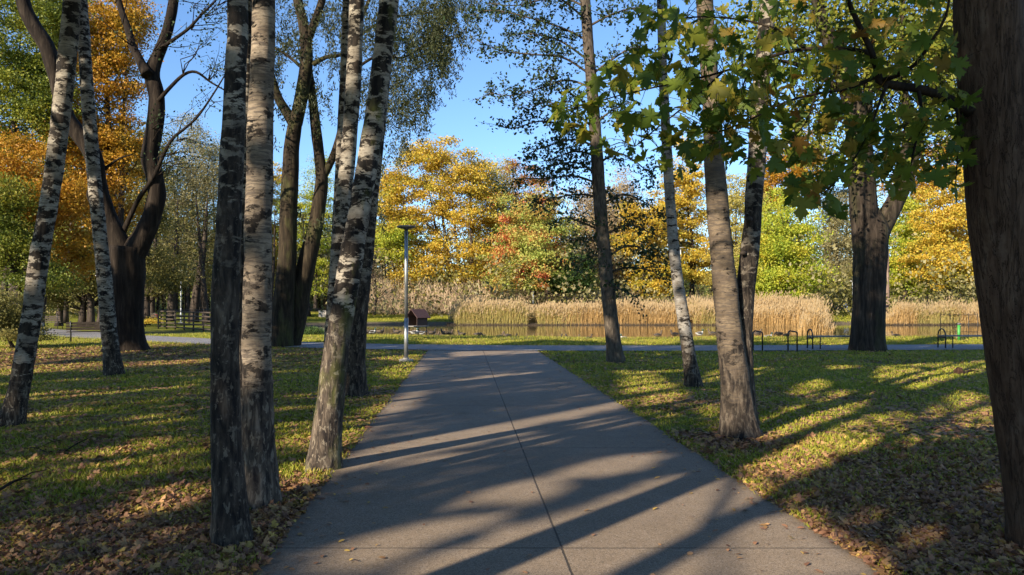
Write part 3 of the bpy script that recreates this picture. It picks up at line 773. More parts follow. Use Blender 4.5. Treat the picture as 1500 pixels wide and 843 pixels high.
# maple in the right foreground, its branch hanging into the picture
def maple_tree():
    Y = 5.07
    W, R = stem_world([(1552, 812, 122), (1546, 780, 112), (1530, 700, 104), (1512, 600, 99), (1497, 500, 97), (1484, 400, 97), (1471, 300, 96), (1460, 180, 94), (1453, 90, 91), (1447, 0, 90)], Y)
    base = W[0].copy()
    t = thing('maple_tree', base, 'thick dark maple trunk filling the right edge of the photo', 'tree')
    W, R = extend(W, R, 13, rtop=.08)
    tb = MB()
    tb.tube(np.vstack([W[:1]-[0, 0, .12], W]), np.concatenate([R[:1], R]), 64, step=.03, amp=.05, freq=7, flare=.3, seed=2)
    tb.build('trunk', M['bark_maple'], t, base)
    br, fo = MB(), MB()
    Pm = lambda a, b, y: P(a, b, y)
    main = [[(1425, 165, 5.05, 22), (1400, 152, 4.95, 16), (1375, 140, 4.9, 14), (1345, 130, 4.85, 13), (1312, 126, 4.8, 13), (1288, 118, 4.8, 12), (1284, 100, 4.75, 10), (1275, 72, 4.7, 9), (1262, 45, 4.65, 8), (1248, 15, 4.6, 7), (1235, -20, 4.5, 6), (1215, -70, 4.4, 4)],
            [(1284, 100, 4.75, 8), (1278, 80, 4.8, 7), (1250, 73, 4.9, 6), (1220, 72, 5.0, 6), (1180, 72, 5.05, 5), (1140, 80, 5.1, 5), (1100, 92, 5.1, 4), (1060, 105, 5.1, 3.5), (1010, 118, 5.05, 3), (960, 128, 5.0, 2.5), (900, 142, 4.95, 2), (845, 160, 4.9, 1.5)],
            [(1290, 118, 4.8, 8), (1312, 112, 4.7, 6), (1340, 95, 4.6, 6), (1365, 60, 4.5, 5), (1385, 25, 4.4, 4), (1395, -30, 4.3, 3)],
            [(1286, 112, 4.8, 6), (1240, 130, 4.75, 5), (1195, 138, 4.7, 4), (1150, 150, 4.7, 3), (1100, 175, 4.65, 2.5), (1050, 195, 4.6, 2)],
            [(1300, 122, 4.8, 6), (1285, 160, 4.7, 4), (1270, 200, 4.65, 3), (1240, 250, 4.6, 2), (1205, 285, 4.6, 1.5)],
            [(1345, 130, 4.85, 6), (1350, 170, 4.75, 4), (1340, 215, 4.7, 3), (1330, 260, 4.7, 2)],
            [(1400, 152, 4.95, 5), (1405, 190, 4.85, 4), (1402, 235, 4.8, 2), (1400, 270, 4.8, 1.5)],
            [(1180, 72, 5.05, 4), (1140, 45, 5.0, 4), (1090, 30, 5.0, 3), (1030, 25, 4.95, 2.5), (970, 30, 4.9, 2)],
            [(1060, 105, 5.1, 3), (1010, 150, 5.05, 2.5), (960, 190, 5.0, 2), (930, 215, 5.0, 1.5)], [(1100, 92, 5.1, 3), (1080, 150, 5.1, 2), (1060, 200, 5.1, 2), (1010, 225, 5.1, 1.5)],
            [(1195, 138, 4.7, 3), (1180, 180, 4.7, 2), (1140, 225, 4.7, 1.5)]]
    segs = []
    for l in main:
        p = np.array([P(a, b, y) for a, b, y, w in l]); r = np.array([w/2*y/F for a, b, y, w in l])
        p, r = resample(p, r, .05); br.tube(p, r, 8, amp=.12, freq=12, seed=3); segs.append(p)
    br.build('branch', M['bark_dark'], t, base)
    allp = np.vstack(segs)
    B = [(850, 155, 46, 40, 16), (905, 130, 40, 50, 18), (945, 190, 45, 40, 16), (960, 110, 50, 50, 20), (1010, 160, 50, 60, 24), (1005, 215, 45, 35, 12), (960, 40, 45, 35, 10), (1030, 50, 50, 45, 16),
         (1060, 110, 50, 50, 24), (1065, 190, 50, 45, 22), (1110, 140, 45, 55, 22), (1110, 50, 50, 40, 14), (1130, 225, 40, 30, 12), (1180, 90, 50, 50, 18), (1175, 180, 45, 40, 14), (1190, 265, 36, 34, 15), (1230, 225, 50, 40, 18),
         (1250, 130, 50, 50, 16), (1250, 50, 50, 45, 12), (1285, 205, 45, 45, 18), (1300, 60, 45, 50, 12), (1330, 245, 40, 30, 13), (1345, 180, 45, 45, 18), (1360, 90, 45, 55, 14), (1398, 235, 16, 45, 12), (1395, 160, 25, 45, 10),
         (1215, 292, 20, 16, 5), (1000, 20, 70, 30, 10), (1340, 10, 60, 30, 8), (1155, 10, 60, 25, 9), (1250, 175, 60, 30, 14), (880, 215, 18, 16, 3), (1300, 270, 25, 20, 5), (820, 180, 16, 16, 3)]
    for px, py, rx, ry, n in B:
        for k in range(int(n*1.5)):
            r = np.sqrt(rng.uniform()); th = rng.uniform(0, 2*pi)
            c = P(px+rx*r*cos(th), py+ry*r*sin(th), 4.85+rng.normal()*.38)
            leaves(fo, c[None], .106, .22, MAPLE, MAPLEF, droop=.6, jit=.4)
            d = allp-c; i = np.argmin((d**2).sum(1)); q = allp[i]
            br_p = limb(fo, q, c, .0035, .0016, sag=.1, seg=3, n=4, wig=.05) if np.linalg.norm(q-c) < .55 else None
    for k in range(150):     # high crown above the picture
        c = at_z(W, rng.uniform(6.5, 13))+rng.normal(size=3)*np.array([2.2, 2.0, .6])
        pos = keep(c+rng.normal(size=(45, 3))*np.array([.55, .55, .35])); pos = pos[above_frame(pos)] if len(pos) else pos
        leaves(fo, pos, .17, .4)
    fo.build('crown', leafm('maple'), t, base)
maple_tree()

# unseen wood behind the camera, placed and thinned to shape the shade ahead
def wood_behind():
    Crow = [(-26, -2), (-22, -7), (-18, -1), (-14.2, -5), (-10.4, -1.5), (-6.8, -3.5), (-3.2, -3.2), (-2.3, -9), (1.2, -6), (-24, -20), (-19.5, -18), (-15.5, -21), (-11.8, -18), (-8.2, -20), (-4.6, -19), (-.6, -20.5), (-.9, -13), (2.2, -15)]  # last two added to keep the foreground maple trunk in shade
    for k, (c, a) in enumerate(Crow):
        X = .766*c+.643*a; Yy = -.643*c+.766*a
        base = np.array([X, Yy, 0]); base[2] = gz(X, Yy)
        t = thing('shade_tree', base, 'tall leafy tree of the unseen wood behind the viewer, thinned to shape its shade', 'tree', 'unseen shade trees behind the viewer')
        tb, cb = MB(), MB()
        W = np.array([[X, Yy, base[2]-.1], [X+.1, Yy, 3], [X, Yy+.1, 7], [X+.2, Yy, 12], [X, Yy, 16.5]]); R = np.array([.21, .17, .15, .1, .03])
        R *= .8 if k in (7, 8) else 1
        tb.tube(W, R, 14, step=.5, amp=.08, freq=3, flare=.4)
        d = rng.normal(size=(125, 3)); d /= np.linalg.norm(d, axis=1)[:, None]
        cl = np.array([X, Yy, 12.2])+d*(rng.uniform(0, 1, 125)**.4)[:, None]*np.array([4.3, 4.3, 5.2])
        for i in [i for i in range(0, 125, 6) if len(keep(cl[i]))]: limb(tb, at_z(W, max(5, cl[i, 2]-2.5)), cl[i], .06, .015, seg=5, n=5)
        pos = (cl[:, None]+rng.normal(size=(125, 56, 3))*np.array([.6, .6, .42])).reshape(-1, 3)
        leaves(cb, keep(pos), .26, .3)
        tb.build('trunk', M['bark_far'], t, base); cb.build('crown', leafm('green'), t, base)
wood_behind()

# ------------------------------------------------------------------ far trees
FT = far_tree
gB = 'trees beyond the pond'; gL = 'trees of the wood on the left'; gR = 'trees beyond the reeds on the right'
# beyond the pond, centre
FT('maple_tree', 'broad golden yellow maple on the far bank behind the duck house', 663, 84, [(640, 300, 80, 88), (588, 320, 42, 72), (695, 290, 42, 60), (640, 242, 66, 38), (665, 380, 55, 40), (605, 395, 46, 36), (700, 395, 40, 40), (575, 300, 30, 50)], 'gold', ((0, 1.), (1.1, .8), (2.2, .8), (-.9, .7)), ncl=225, per=130, lsize=.25, spread=.6, group=gB, trunk_w=.26)
FT('birch_tree', 'tall pale yellow birch between the golden maple and the green red tree', 718, 88, [(722, 285, 30, 62), (738, 340, 30, 66), (715, 380, 24, 44)], 'palebirch', ncl=95, per=140, lsize=.18, spread=.6, flat=1.1, group=gB, bark='bark_pale', trunk_w=.15, droop=.6)
FT('oak_tree', 'rusty brown tree top showing behind the pale yellow birch', 765, 98, [(757, 268, 28, 34), (780, 315, 36, 60), (745, 350, 28, 66)], 'rust', ncl=85, per=130, lsize=.22, group=gB)
FT('maple_tree', 'round green tree with red leaf patches behind the reeds', 785, 80, [(785, 340, 66, 68), (800, 400, 66, 36), (745, 390, 42, 40)], 'greenred', ncl=150, per=140, lsize=.24, spread=.6, group=gB)
FT('bush', 'dark green bushy tree at the right foot of the green red tree', 838, 78, [(830, 412, 30, 26), (845, 395, 20, 20)], 'dkgreen', ncl=40, per=150, lsize=.22, spread=.5, group=gB, limbs=8)
FT('ash_tree', 'nearly bare brown twiggy tree behind the slender dark trunk', 880, 92, [(862, 340, 42, 70), (905, 330, 38, 80), (890, 400, 50, 30)], 'tan', ((0, 1), (1.5, .7)), ncl=150, per=120, lsize=.22, spread=.75, flat=1, group=gB, limbs=40)
FT('poplar_tree', 'orange yellow tree just right of the slender dark trunk', 940, 86, [(940, 345, 36, 66), (960, 400, 44, 40)], 'gold', ncl=75, per=140, lsize=.24, group=gB)
FT('maple_tree', 'tall orange yellow tree left of the twin stemmed birch', 1010, 90, [(1000, 290, 40, 90), (975, 330, 30, 50), (1020, 380, 44, 50)], 'gold', ncl=100, per=140, lsize=.25, group=gR)
FT('lime_tree', 'pale yellow tree between the two stems of the twin birch', 1085, 88, [(1080, 330, 36, 80), (1060, 400, 40, 40), (1100, 390, 30, 50)], 'palebirch', ncl=85, per=140, lsize=.22, group=gR)
FT('ash_tree', 'amber topped tree rising behind the bright lime green tree', 1150, 96, [(1150, 250, 46, 60), (1190, 240, 30, 50), (1120, 290, 30, 50)], 'amber', ncl=80, per=130, lsize=.26, group=gR)
FT('maple_tree', 'bright lime green and yellow tree right of the twin birch', 1150, 78, [(1150, 345, 48, 70), (1165, 400, 44, 40), (1130, 400, 36, 40)], 'yelgreen', ncl=115, per=140, lsize=.23, spread=.6, group=gR)
FT('ash_tree', 'thin greyish tree seen left of the stout forked tree', 1224, 100, [(1222, 330, 28, 66), (1230, 400, 26, 40)], 'grey', ncl=80, per=130, lsize=.2, flat=1, group=gR, limbs=26)
FT('bush', 'dark olive shrub behind the person on the far bench', 1220, 98, [(1215, 425, 24, 22), (1245, 420, 20, 26)], 'olive', ncl=30, per=140, lsize=.2, group=gR, limbs=6)
FT('lime_tree', 'yellow green tree just right of the stout forked tree', 1325, 84, [(1325, 350, 30, 70), (1335, 410, 40, 30)], 'yelgreen', ncl=75, per=140, lsize=.23, group=gR)
FT('maple_tree', 'broad golden orange tree near the right edge behind the reeds', 1390, 80, [(1390, 320, 48, 70), (1375, 385, 50, 40), (1420, 380, 40, 40)], 'gold', ncl=125, per=140, lsize=.24, spread=.6, group=gR)
FT('oak_tree', 'amber tree top behind the golden orange tree at the right', 1360, 96, [(1380, 240, 60, 50), (1340, 280, 40, 50), (1430, 260, 40, 60)], 'amber', ncl=85, per=130, lsize=.25, group=gR)
FT('maple_tree', 'yellow tree hidden for the most part by the thick maple trunk', 1490, 84, [(1490, 330, 55, 90), (1500, 400, 60, 40)], 'gold', ncl=90, per=130, lsize=.25, group=gR)
FT('lime_tree', 'green tree beyond the right edge of the reeds', 1600, 88, [(1610, 310, 80, 120)], 'green', ncl=80, per=120, lsize=.28, group=gR)
FT('maple_tree', 'small yellow green maple with one straight trunk left of the lamp post', 576, 82, [(572, 365, 26, 24), (585, 345, 24, 22)], 'yelgreen', ncl=28, per=120, lsize=.22, group=gB, trunk_w=.17, limbs=8)
FT('willow_tree', 'low bare spreading tree on the far bank beside the leaning birch', 548, 80, [(545, 380, 24, 30), (560, 410, 30, 20)], 'tan', ((0, 1.),), ncl=34, per=16, lsize=.14, group=gB, trunk_w=.13, limbs=34)
# left of the birch clump
FT('maple_tree', 'orange yellow tree between the mossy twin stems and the pale birch', 398, 100, [(398, 290, 24, 60), (400, 360, 26, 60)], 'gold', ncl=60, per=120, lsize=.22, group=gL)
FT('hazel_tree', 'sunlit yellow green small tree behind the mossy twin stemmed tree', 462, 98, [(462, 390, 30, 45), (450, 320, 30, 50), (475, 320, 25, 50), (470, 265, 22, 40), (428, 320, 22, 60)], 'yelgreen', ncl=95, per=120, lsize=.2, group=gL)
FT('poplar_tree', 'grey olive tall tree right of the dark forked tree', 275, 92, [(275, 250, 46, 80), (300, 240, 30, 60), (285, 350, 44, 70), (250, 370, 36, 60)], 'grey', ((0, 1.), (1.6, .8), (-1.4, .7)), ncl=150, per=130, lsize=.19, spread=.7, flat=1, group=gL, limbs=40)
FT('poplar_tree', 'thin pale olive tree right behind the nearest black patched birch', 318, 94, [(312, 260, 26, 70), (325, 350, 28, 60), (300, 400, 30, 35)], 'palebirch', ((0, 1.), (1.2, .7)), ncl=75, per=110, lsize=.18, spread=.65, flat=1, group=gL, limbs=26)
FT('hornbeam_tree', 'dark olive tree close behind the right limb of the forked tree', 215, 58, [(215, 250, 34, 70), (205, 330, 36, 60), (235, 400, 40, 36)], 'olive', ncl=100, per=110, lsize=.18, group=gL)
FT('maple_tree', 'tall amber maple glowing behind the forked tree', 150, 46, [(155, 90, 48, 90), (170, 220, 46, 70), (120, 200, 44, 70), (180, 30, 40, 50), (150, 300, 50, 40)], 'amber', ((0, 1.), (.9, .7)), ncl=190, per=125, lsize=.17, spread=.5, group=gL, trunk_w=.3)
FT('beech_tree', 'orange tree low at the left edge of the photo', 55, 41, [(35, 235, 46, 44), (95, 300, 50, 60), (110, 375, 46, 36), (40, 310, 40, 40)], 'amber', ncl=110, per=120, lsize=.15, spread=.48, group=gL, limbs=24)
FT('lime_tree', 'tall green tree filling the upper left corner', 20, 44, [(20, 90, 66, 100), (-10, 190, 60, 60), (75, 150, 46, 70), (60, 20, 50, 50)], 'leftgreen', ncl=150, per=120, lsize=.17, spread=.5, group=gL, trunk_w=.28)
FT('hornbeam_tree', 'dim green low crowned tree at the left edge', 25, 38, [(20, 360, 46, 50), (5, 300, 34, 50), (60, 410, 40, 25)], 'lime', ncl=75, per=120, lsize=.14, spread=.45, group=gL, limbs=20)
FT('hornbeam_tree', 'shaded olive green tree under the amber maple', 120, 52, [(110, 410, 50, 30), (160, 400, 40, 40), (70, 430, 40, 20)], 'olive', ncl=75, per=120, lsize=.16, spread=.5, group=gL)
FT('maple_tree', 'amber tree beyond the left edge of the photo', -60, 76, [(-70, 100, 70, 130), (-60, 320, 60, 90)], 'amber', ncl=110, per=110, lsize=.2, spread=.6, group=gL)
FT('lime_tree', 'green yellow tall tree behind the amber maple', 95, 62, [(90, 60, 60, 110), (100, 230, 60, 110), (110, 370, 60, 60)], 'lime', ncl=150, per=110, lsize=.2, spread=.65, group=gL)
FT('bush', 'loose grey green shrub at the left edge beside the stone bin', 22, 27, [(18, 478, 34, 28), (-10, 460, 36, 36), (42, 490, 22, 14)], 'olive', ncl=60, per=110, lsize=.085, spread=.24, group='shrubs by the lawn', limbs=20, trunk_w=.05, cat='shrub')
FT('bush', 'low yellow shrub in front of the rail fence', 213, 52, [(213, 476, 19, 7)], 'gold', ncl=40, per=90, lsize=.09, spread=.2, group='shrubs by the lawn', limbs=14, trunk_w=.04, cat='shrub')
FT('bush', 'dark green waterside shrub behind the mossy twin stemmed tree', 448, 45, [(445, 489, 30, 9), (425, 490, 18, 8)], 'dkgreen', ncl=44, per=90, lsize=.10, spread=.22, group='shrubs by the pond', limbs=10, trunk_w=.04, cat='shrub')

# thin dark trunks standing in the shade of the left wood
labs = ['slim dark trunk at the far left behind the leftmost birch', 'dark trunk left of the stone bin', 'dark leaning trunk behind the far wooden bench', 'dark trunk between the thin white birch and the forked tree', 'grey trunk behind the yellow shrub', 'dark trunk just left of the far lamp post', 'dark trunk just right of the far lamp post', 'forking dark trunk above the rail fence', 'thin pale trunk beside the nearest birch above the fence', 'dark trunk behind the slim birch stem', 'pale trunk beneath the orange yellow tree', 'thin trunk beside the low concrete block bench']
for k, (px, Y, w, dx) in enumerate([(5, 47, .22, .3), (48, 50, .25, -.2), (86, 54, .2, .7), (133, 52, .22, .1), (222, 62, .25, .2), (250, 66, .3, .4), (283, 64, .34, .8), (303, 63, .24, -.6), (318, 70, .16, .2), (361, 68, .2, .1), (396, 74, .17, .3), (452, 78, .2, -.4)]):
    bx = (px-CX)/F*Y; b = np.array([bx, Y, gz(bx, Y)])
    t = thing('tree', b, labs[k], 'tree', 'slim trunks in the left wood'); tb, cb = MB(), MB()
    W = np.array([b-[0, 0, .1], b+[dx*.3, 0, 2.2], b+[dx, .2, 6], b+[dx*1.5, 0, 10.5]]); R = np.array([w*1.2, w, w*.7, .04])
    tb.tube(W, R, 9, step=.5, amp=.08, freq=2, flare=.3)
    for j in range(14):
        a = at_z(W, b[2]+rng.uniform(2.5, 9.5)); e = a+rng.normal(size=3)*np.array([1.3, 1.3, .5])+[0, 0, .8]
        limb(tb, a, e, .04, .01, seg=4, n=5); leaves(cb, e+rng.normal(size=(60, 3))*np.array([.6, .6, .4]), .17, .3)
    tb.build('trunk', M['bark_far'], t, b); cb.build('crown', leafm('olive'), t, b)

# deep wood behind everything, reads as one mass
def deep_wood():
    tb = MB(); groups = {'olive': MB(), 'grey': MB(), 'lime': MB()}
    def one(X, Y, h, k, w=.2, n=9, ls=.4):
        b = np.array([X, Y, gz(X, Y)-.1])
        W = np.array([b, b+[rng.normal()*.3, 0, h*.4], b+[rng.normal()*.6, 0, h*.9]])
        tb.tube(W, np.array([w, w*.75, .04]), 6, step=1.2)
        for j in range(n):
            c = b+np.array([rng.normal()*1.6, rng.normal()*1.5, h*rng.uniform(.22, 1.0)])
            leaves(groups[k], c+rng.normal(size=(42, 3))*np.array([1, 1, .7]), ls, .3)
    for i in range(150):
        px = rng.uniform(-350, 540); Y = rng.uniform(76, 105) if px < 180 else rng.uniform(100, 125)
        one((px-CX)/F*Y, Y, rng.uniform(11, 22) if px < 300 else rng.uniform(8, 13), rng.choice(['olive', 'grey', 'lime']), rng.uniform(.12, .3), 17)
    for i in range(170):
        px = rng.uniform(480, 2000); Y = rng.uniform(108, 135)
        h = rng.uniform(12, 20) if px > 880 else rng.uniform(10, 15.5)
        one((px-CX)/F*Y, Y, h, rng.choice(['grey', 'olive', 'lime']), rng.uniform(.12, .25), 15)
    # undergrowth that closes the view under the crowns
    for i in range(2000):
        px = rng.uniform(-400, 1900); Y = rng.uniform(106, 124)
        if px < 200: Y -= 36
        if i % 4 == 0: px = rng.uniform(480, 980)
        if i % 7 == 0: px = rng.uniform(1180, 1480)
        X = (px-CX)/F*Y; c = np.array([X, Y, gz(X, Y)+rng.uniform(.2, 1.0)*rng.uniform(1, 8.5)])
        leaves(groups[rng.choice(['olive', 'grey'])], c+rng.normal(size=(46, 3))*np.array([1.3, 1, .6]), .36, .3)
    tag(tb.build('woodland_trunk_mass', M['bark_far']), 'bare trunks of the distant wood behind the pond and lawn', 'woodland', kind='stuff')
    for k, g in groups.items():
        tag(g.build('woodland', leafm(k)), 'far wood of %s foliage closing the view' % {'olive': 'olive brown', 'grey': 'greyish', 'lime': 'green and yellow'}[k], 'woodland', kind='stuff')
deep_wood()

# brown leafless thicket on the far bank
def thicket():
    V = []
    for (x0, x1, Y0, Y1, h, n) in ((500, 720, 80, 96, 5.0, 16000), (700, 940, 84, 92, 3.6, 9000), (940, 1210, 84, 92, 2.4, 4500), (1290, 1600, 86, 92, 2.4, 3500)):
        px = rng.uniform(x0, x1, n); Y = rng.uniform(Y0, Y1, n); X = (px-CX)/F*Y
        z = gheight(X, Y)+rng.uniform(0, h*.75, n)*rng.uniform(.4, 1, n)
        a = np.stack([X, Y, z], 1)
        d = np.stack([rng.normal(size=n)*.55, rng.normal(size=n)*.5, np.abs(rng.normal(size=n))*.9+.25], 1)
        d *= (rng.uniform(.5, 1.5, n)/np.linalg.norm(d, axis=1))[:, None]
        s = np.stack([np.full(n, .022), np.zeros(n), np.zeros(n)], 1)*rng.uniform(.6, 1.5, n)[:, None]
        V.append(np.stack([a-s, a+s, a+d], 1).reshape(-1, 3))
    V = np.vstack(V); mb = MB(); mb.add(V, np.arange(len(V)).reshape(-1, 3))
    tag(mb.build('thicket', M['twig']), 'brown leafless thicket of twigs along the far bank', 'thicket', kind='stuff')
m = mat_leaf('dry twigs', [(.30, .20, .125), (.48, .34, .21), (.60, .45, .29), (.42, .32, .17)], patch=.3, transl=.1); M['twig'] = m
thicket()

# ------------------------------------------------------------------ reeds
def reeds():
    mb = MB()
    M['reed'] = mat_leaf('dry reed', [(.22, .13, .05), (.40, .25, .09), (.54, .35, .14), (.44, .27, .095), (.62, .42, .19)], scale=.35, patch=.35, transl=.3)
    M['reed_green'] = mat_leaf('greenish reed', [(.24, .20, .06), (.36, .30, .08), (.46, .36, .13), (.28, .24, .07)], scale=.5, patch=.4, transl=.3)
    M['plume'] = mat_leaf('reed plumes', [(.32, .22, .11), (.48, .35, .19), (.42, .29, .14)], scale=.5, patch=.4, transl=.3)
    def bed(x0, x1, Y0, Y1, h, n, green=.0):
        px = rng.uniform(x0, x1, n); Y = Y0+(Y1-Y0)*rng.uniform(0, 1, n)**1.5; X = (px-CX)/F*Y
        cl = fbm(np.stack([X*.55, Y*.25, X*0], 1), 31, 3)
        k = (cl > .28) & (rng.random(n) < np.minimum(1, np.minimum(px-x0, x1-px)/14+.15)); px, Y, X, cl = px[k], Y[k], X[k], cl[k]; n = len(X)
        edge = np.minimum(1, np.minimum(px-x0, x1-px)/30+.35)
        big = fbm(np.stack([X*.16, Y*.1, X*0], 1), 91, 2)
        hh = h*(.22+.75*cl+.68*big)*np.where(rng.random(n) < .05, rng.uniform(1.15, 1.32, n), rng.uniform(.55, 1.12, n))*edge
        a = np.stack([X, Y, np.full(n, WATER-.1)], 1)
        lean = rng.normal(size=(n, 2))*(.10+.22*rng.random((n, 1))**2)+np.array([.05, 0])
        w = rng.uniform(.018, .034, n)
        ang = rng.uniform(-.9, .9, n)
        sx = np.stack([np.cos(ang), np.sin(ang), np.zeros(n)], 1)*w[:, None]*.5
        mid = a+np.stack([lean[:, 0]*hh*.4, lean[:, 1]*hh*.4, hh*.62], 1)
        tip = a+np.stack([lean[:, 0]*hh*1.1, lean[:, 1]*hh*1.1, hh], 1)
        V = np.stack([a-sx*.7, a+sx*.7, mid+sx, mid-sx, tip], 1).reshape(-1, 3)
        o = np.arange(n)*5
        g = (fbm(np.stack([X*.22, Y*.1, X*0], 1), 77, 2)+green+rng.normal(size=n)*.03) > .655
        for sel, mi in ((~g, 0), (g, 1)):
            oo = o[sel]
            if not len(oo): continue
            mb.Fs.append(np.stack([oo, oo+1, oo+2, oo+3], 1)+mb.n); mb.M.append(np.full(len(oo), mi))
            mb.Fs.append(np.stack([oo+3, oo+2, oo+4], 1)+mb.n); mb.M.append(np.full(len(oo), mi))
        mb.V.append(V); mb.n += len(V)
        # hanging side blades
        s = rng.random(n) < .75; q = a[s]+(tip-a)[s]*rng.uniform(.35, .9, s.sum())[:, None]
        m = len(q); d = np.stack([rng.normal(size=m)*.22, rng.normal(size=m)*.16, rng.uniform(-.05, .32, m)], 1); sd = np.stack([np.zeros(m), np.zeros(m), np.full(m, .014)], 1)
        V = np.stack([q-sd, q+sd, q+d], 1).reshape(-1, 3); mb.add(V, np.arange(3*m).reshape(-1, 3), mi=0)
        s = rng.random(n) < .45; q = tip[s]; m = len(q)
        d = np.stack([rng.normal(size=m)*.06+.05, rng.normal(size=m)*.05, rng.uniform(.16, .3, m)], 1); sd = np.stack([np.full(m, .035), np.zeros(m), np.zeros(m)], 1)
        V = np.stack([q-[0, 0, .06], q+d*.5+sd, q+d, q+d*.5-sd], 1).reshape(-1, 3); mb.add(V, np.arange(4*m).reshape(-1, 4), mi=2)
    bed(656, 830, 66, 72, 2.1, 11500, .05)
    bed(770, 1215, 66, 72, 1.95, 26000)
    bed(1060, 1206, 62, 67, 1.75, 5200, -.1)
    bed(1170, 1212, 47, 62, 1.75, 1700, -.1)
    bed(1196, 1222, 47, 53, 1.0, 300, 0)
    bed(1296, 1700, 66, 73, 1.95, 19000, .02)
    n = 9000; px = np.concatenate([rng.uniform(655, 1215, n), rng.uniform(1296, 1700, n)]); Y = rng.uniform(65.2, 67.5, 2*n); n *= 2; X = (px-CX)/F*Y
    h = rng.uniform(.06, .28, n); a = np.stack([X, Y, np.full(n, WATER-.03)], 1); sx = np.stack([np.full(n, .02), np.zeros(n), np.zeros(n)], 1); t = a+np.stack([rng.normal(size=n)*.12, rng.normal(size=n)*.1, h], 1)
    mb.add(np.stack([a-sx, a+sx, t], 1).reshape(-1, 3), np.arange(3*n).reshape(-1, 3), mi=3)
    tag(mb.build('reed_bed', [M['reed'], M['reed_green'], M['plume'], mat_plain('wet reed stubble', (.05, .034, .02), .9)], smooth=False), 'tall dry straw coloured reeds along the far side of the pond', 'reeds', kind='stuff')
reeds()

# ------------------------------------------------------------------ ground, water, paths
def mat_ground():
    m, nt, b, o = new_mat('lawn')
    co = objco(nt)
    a = noise(nt, co, .45, 5, .6); f = noise(nt, co, 9, 4, .65); g = noise(nt, co, 60, 3, .6)
    green = ramp(nt, f, [(.3, (.10, .11, .015)), (.55, (.18, .185, .024)), (.75, (.24, .225, .038))])
    brown = ramp(nt, g, [(.3, (.06, .043, .024)), (.55, (.13, .092, .046)), (.75, (.21, .15, .075))])
    att = nd(nt, 'ShaderNodeAttribute', attribute_name='litter').outputs['Fac']
    mk = ramp(nt, mth(nt, 'ADD', att, mth(nt, 'MULTIPLY', mth(nt, 'SUBTRACT', a, .5), .9)), [(.3, (0, 0, 0)), (.75, (1, 1, 1))])
    c = mixc(nt, mk, green, brown)
    vo = nd(nt, 'ShaderNodeTexVoronoi'); vo.inputs['Scale'].default_value = 11; nt.links.new(co, vo.inputs['Vector'])
    cell = ramp(nt, vo.outputs['Color'], [(.35, (.24, .16, .06)), (.6, (.34, .25, .08)), (.8, (.16, .10, .05))])
    sp = nd(nt, 'ShaderNodeSeparateColor'); nt.links.new(vo.outputs['Color'], sp.inputs[0])
    lm = mth(nt, 'MULTIPLY', mth(nt, 'LESS_THAN', vo.outputs['Distance'], .028), mth(nt, 'GREATER_THAN', sp.outputs[1], .35))
    c = mixc(nt, mth(nt, 'MULTIPLY', lm, .8), c, cell)
    # bare mud at the waterline
    s = nd(nt, 'ShaderNodeSeparateXYZ'); nt.links.new(co, s.inputs[0])
    mud = ramp(nt, mth(nt, 'ADD', s.outputs[2], mth(nt, 'MULTIPLY', f, .12)), [(.0, (1, 1, 1)), (.06, (0, 0, 0))])
    mud.node.color_ramp.elements[0].position = 0
    c = mixc(nt, ramp(nt, mth(nt, 'MULTIPLY_ADD', s.outputs[2], -4.0), [(.45, (0, 0, 0)), (.8, (1, 1, 1))]), c, (.12, .095, .065))
    nt.links.new(c, b.inputs['Base Color']); b.inputs['Roughness'].default_value = .95; b.inputs['Specular IOR Level'].default_value = .1
    bump(nt, mth(nt, 'ADD', f, g), .7, .03, b)
    return m
def E(px, py, r, w): g = G(px, py); return (g[0], g[1], r, w)
LZ = [E(130, 800, 1.5, .9), E(20, 830, 1.2, .9), E(300, 790, 1.2, .85), E(300, 720, .8, .5), E(430, 720, .6, .75), E(1340, 730, 1.35, 1.0), E(1440, 800, 1.2, 1.0), E(1250, 700, .9, .75), E(1480, 690, 1.2, .8), E(1085, 648, .7, .8),
      E(185, 520, 6, .8), E(60, 525, 6, .8), E(290, 524, 6, .7), E(420, 515, 4, .5), E(350, 590, 2, .4), E(120, 600, 2.5, .35), E(1230, 590, 2.6, .3), E(1000, 590, 1.4, .5), E(560, 585, 2, .35), E(1420, 610, 2.5, .4), E(520, 660, .5, .7), E(450, 760, .6, .75), E(1180, 740, .5, .5)]
def litter(x, y):
    r = np.full(np.shape(x), .12)
    for cx, cy, rad, w in LZ:
        r = np.maximum(r, w*np.exp(-(((x-cx)**2+(y-cy)**2)/(rad*rad*1.3))))
    return np.clip(r, 0, 1)
def on_path(x, y, mrg=0.0):
    l = (x > -1.246-.0622*y-mrg) & (x < 2.472-.0622*y+mrg) & (y < 28)
    c = np.abs(y-cross_c(x)) < 1.65+mrg
    return l | c
def axis(a, segs):
    out = [a]
    for end, st in segs:
        while out[-1] < end-1e-6: out.append(min(end, out[-1]+st))
    return np.array(out)
def ground():
    xs = axis(-260, [(-60, 12), (-24, 1.5), (24, .4), (70, 1.5), (260, 12)]); ys = axis(-60, [(-6, 4), (36, .35), (78, .6), (120, 2), (420, 20)])
    X, Y = np.meshgrid(xs, ys); Z = gheight(X, Y)
    V = np.stack([X, Y, Z], -1).reshape(-1, 3); nx, ny = len(xs), len(ys)
    i = (np.arange(ny-1)[:, None]*nx+np.arange(nx-1)[None]).ravel()
    mb = MB(); mb.add(V, np.stack([i, i+1, i+nx+1, i+nx], 1))
    o = mb.build('ground', mat_ground()); tag(o, 'lawn with scattered autumn leaves and the pond banks', 'ground', kind='structure')
    a = o.data.attributes.new('litter', 'FLOAT', 'POINT'); a.data.foreach_set('value', litter(V[:, 0], V[:, 1]).astype(np.float32))
ground()

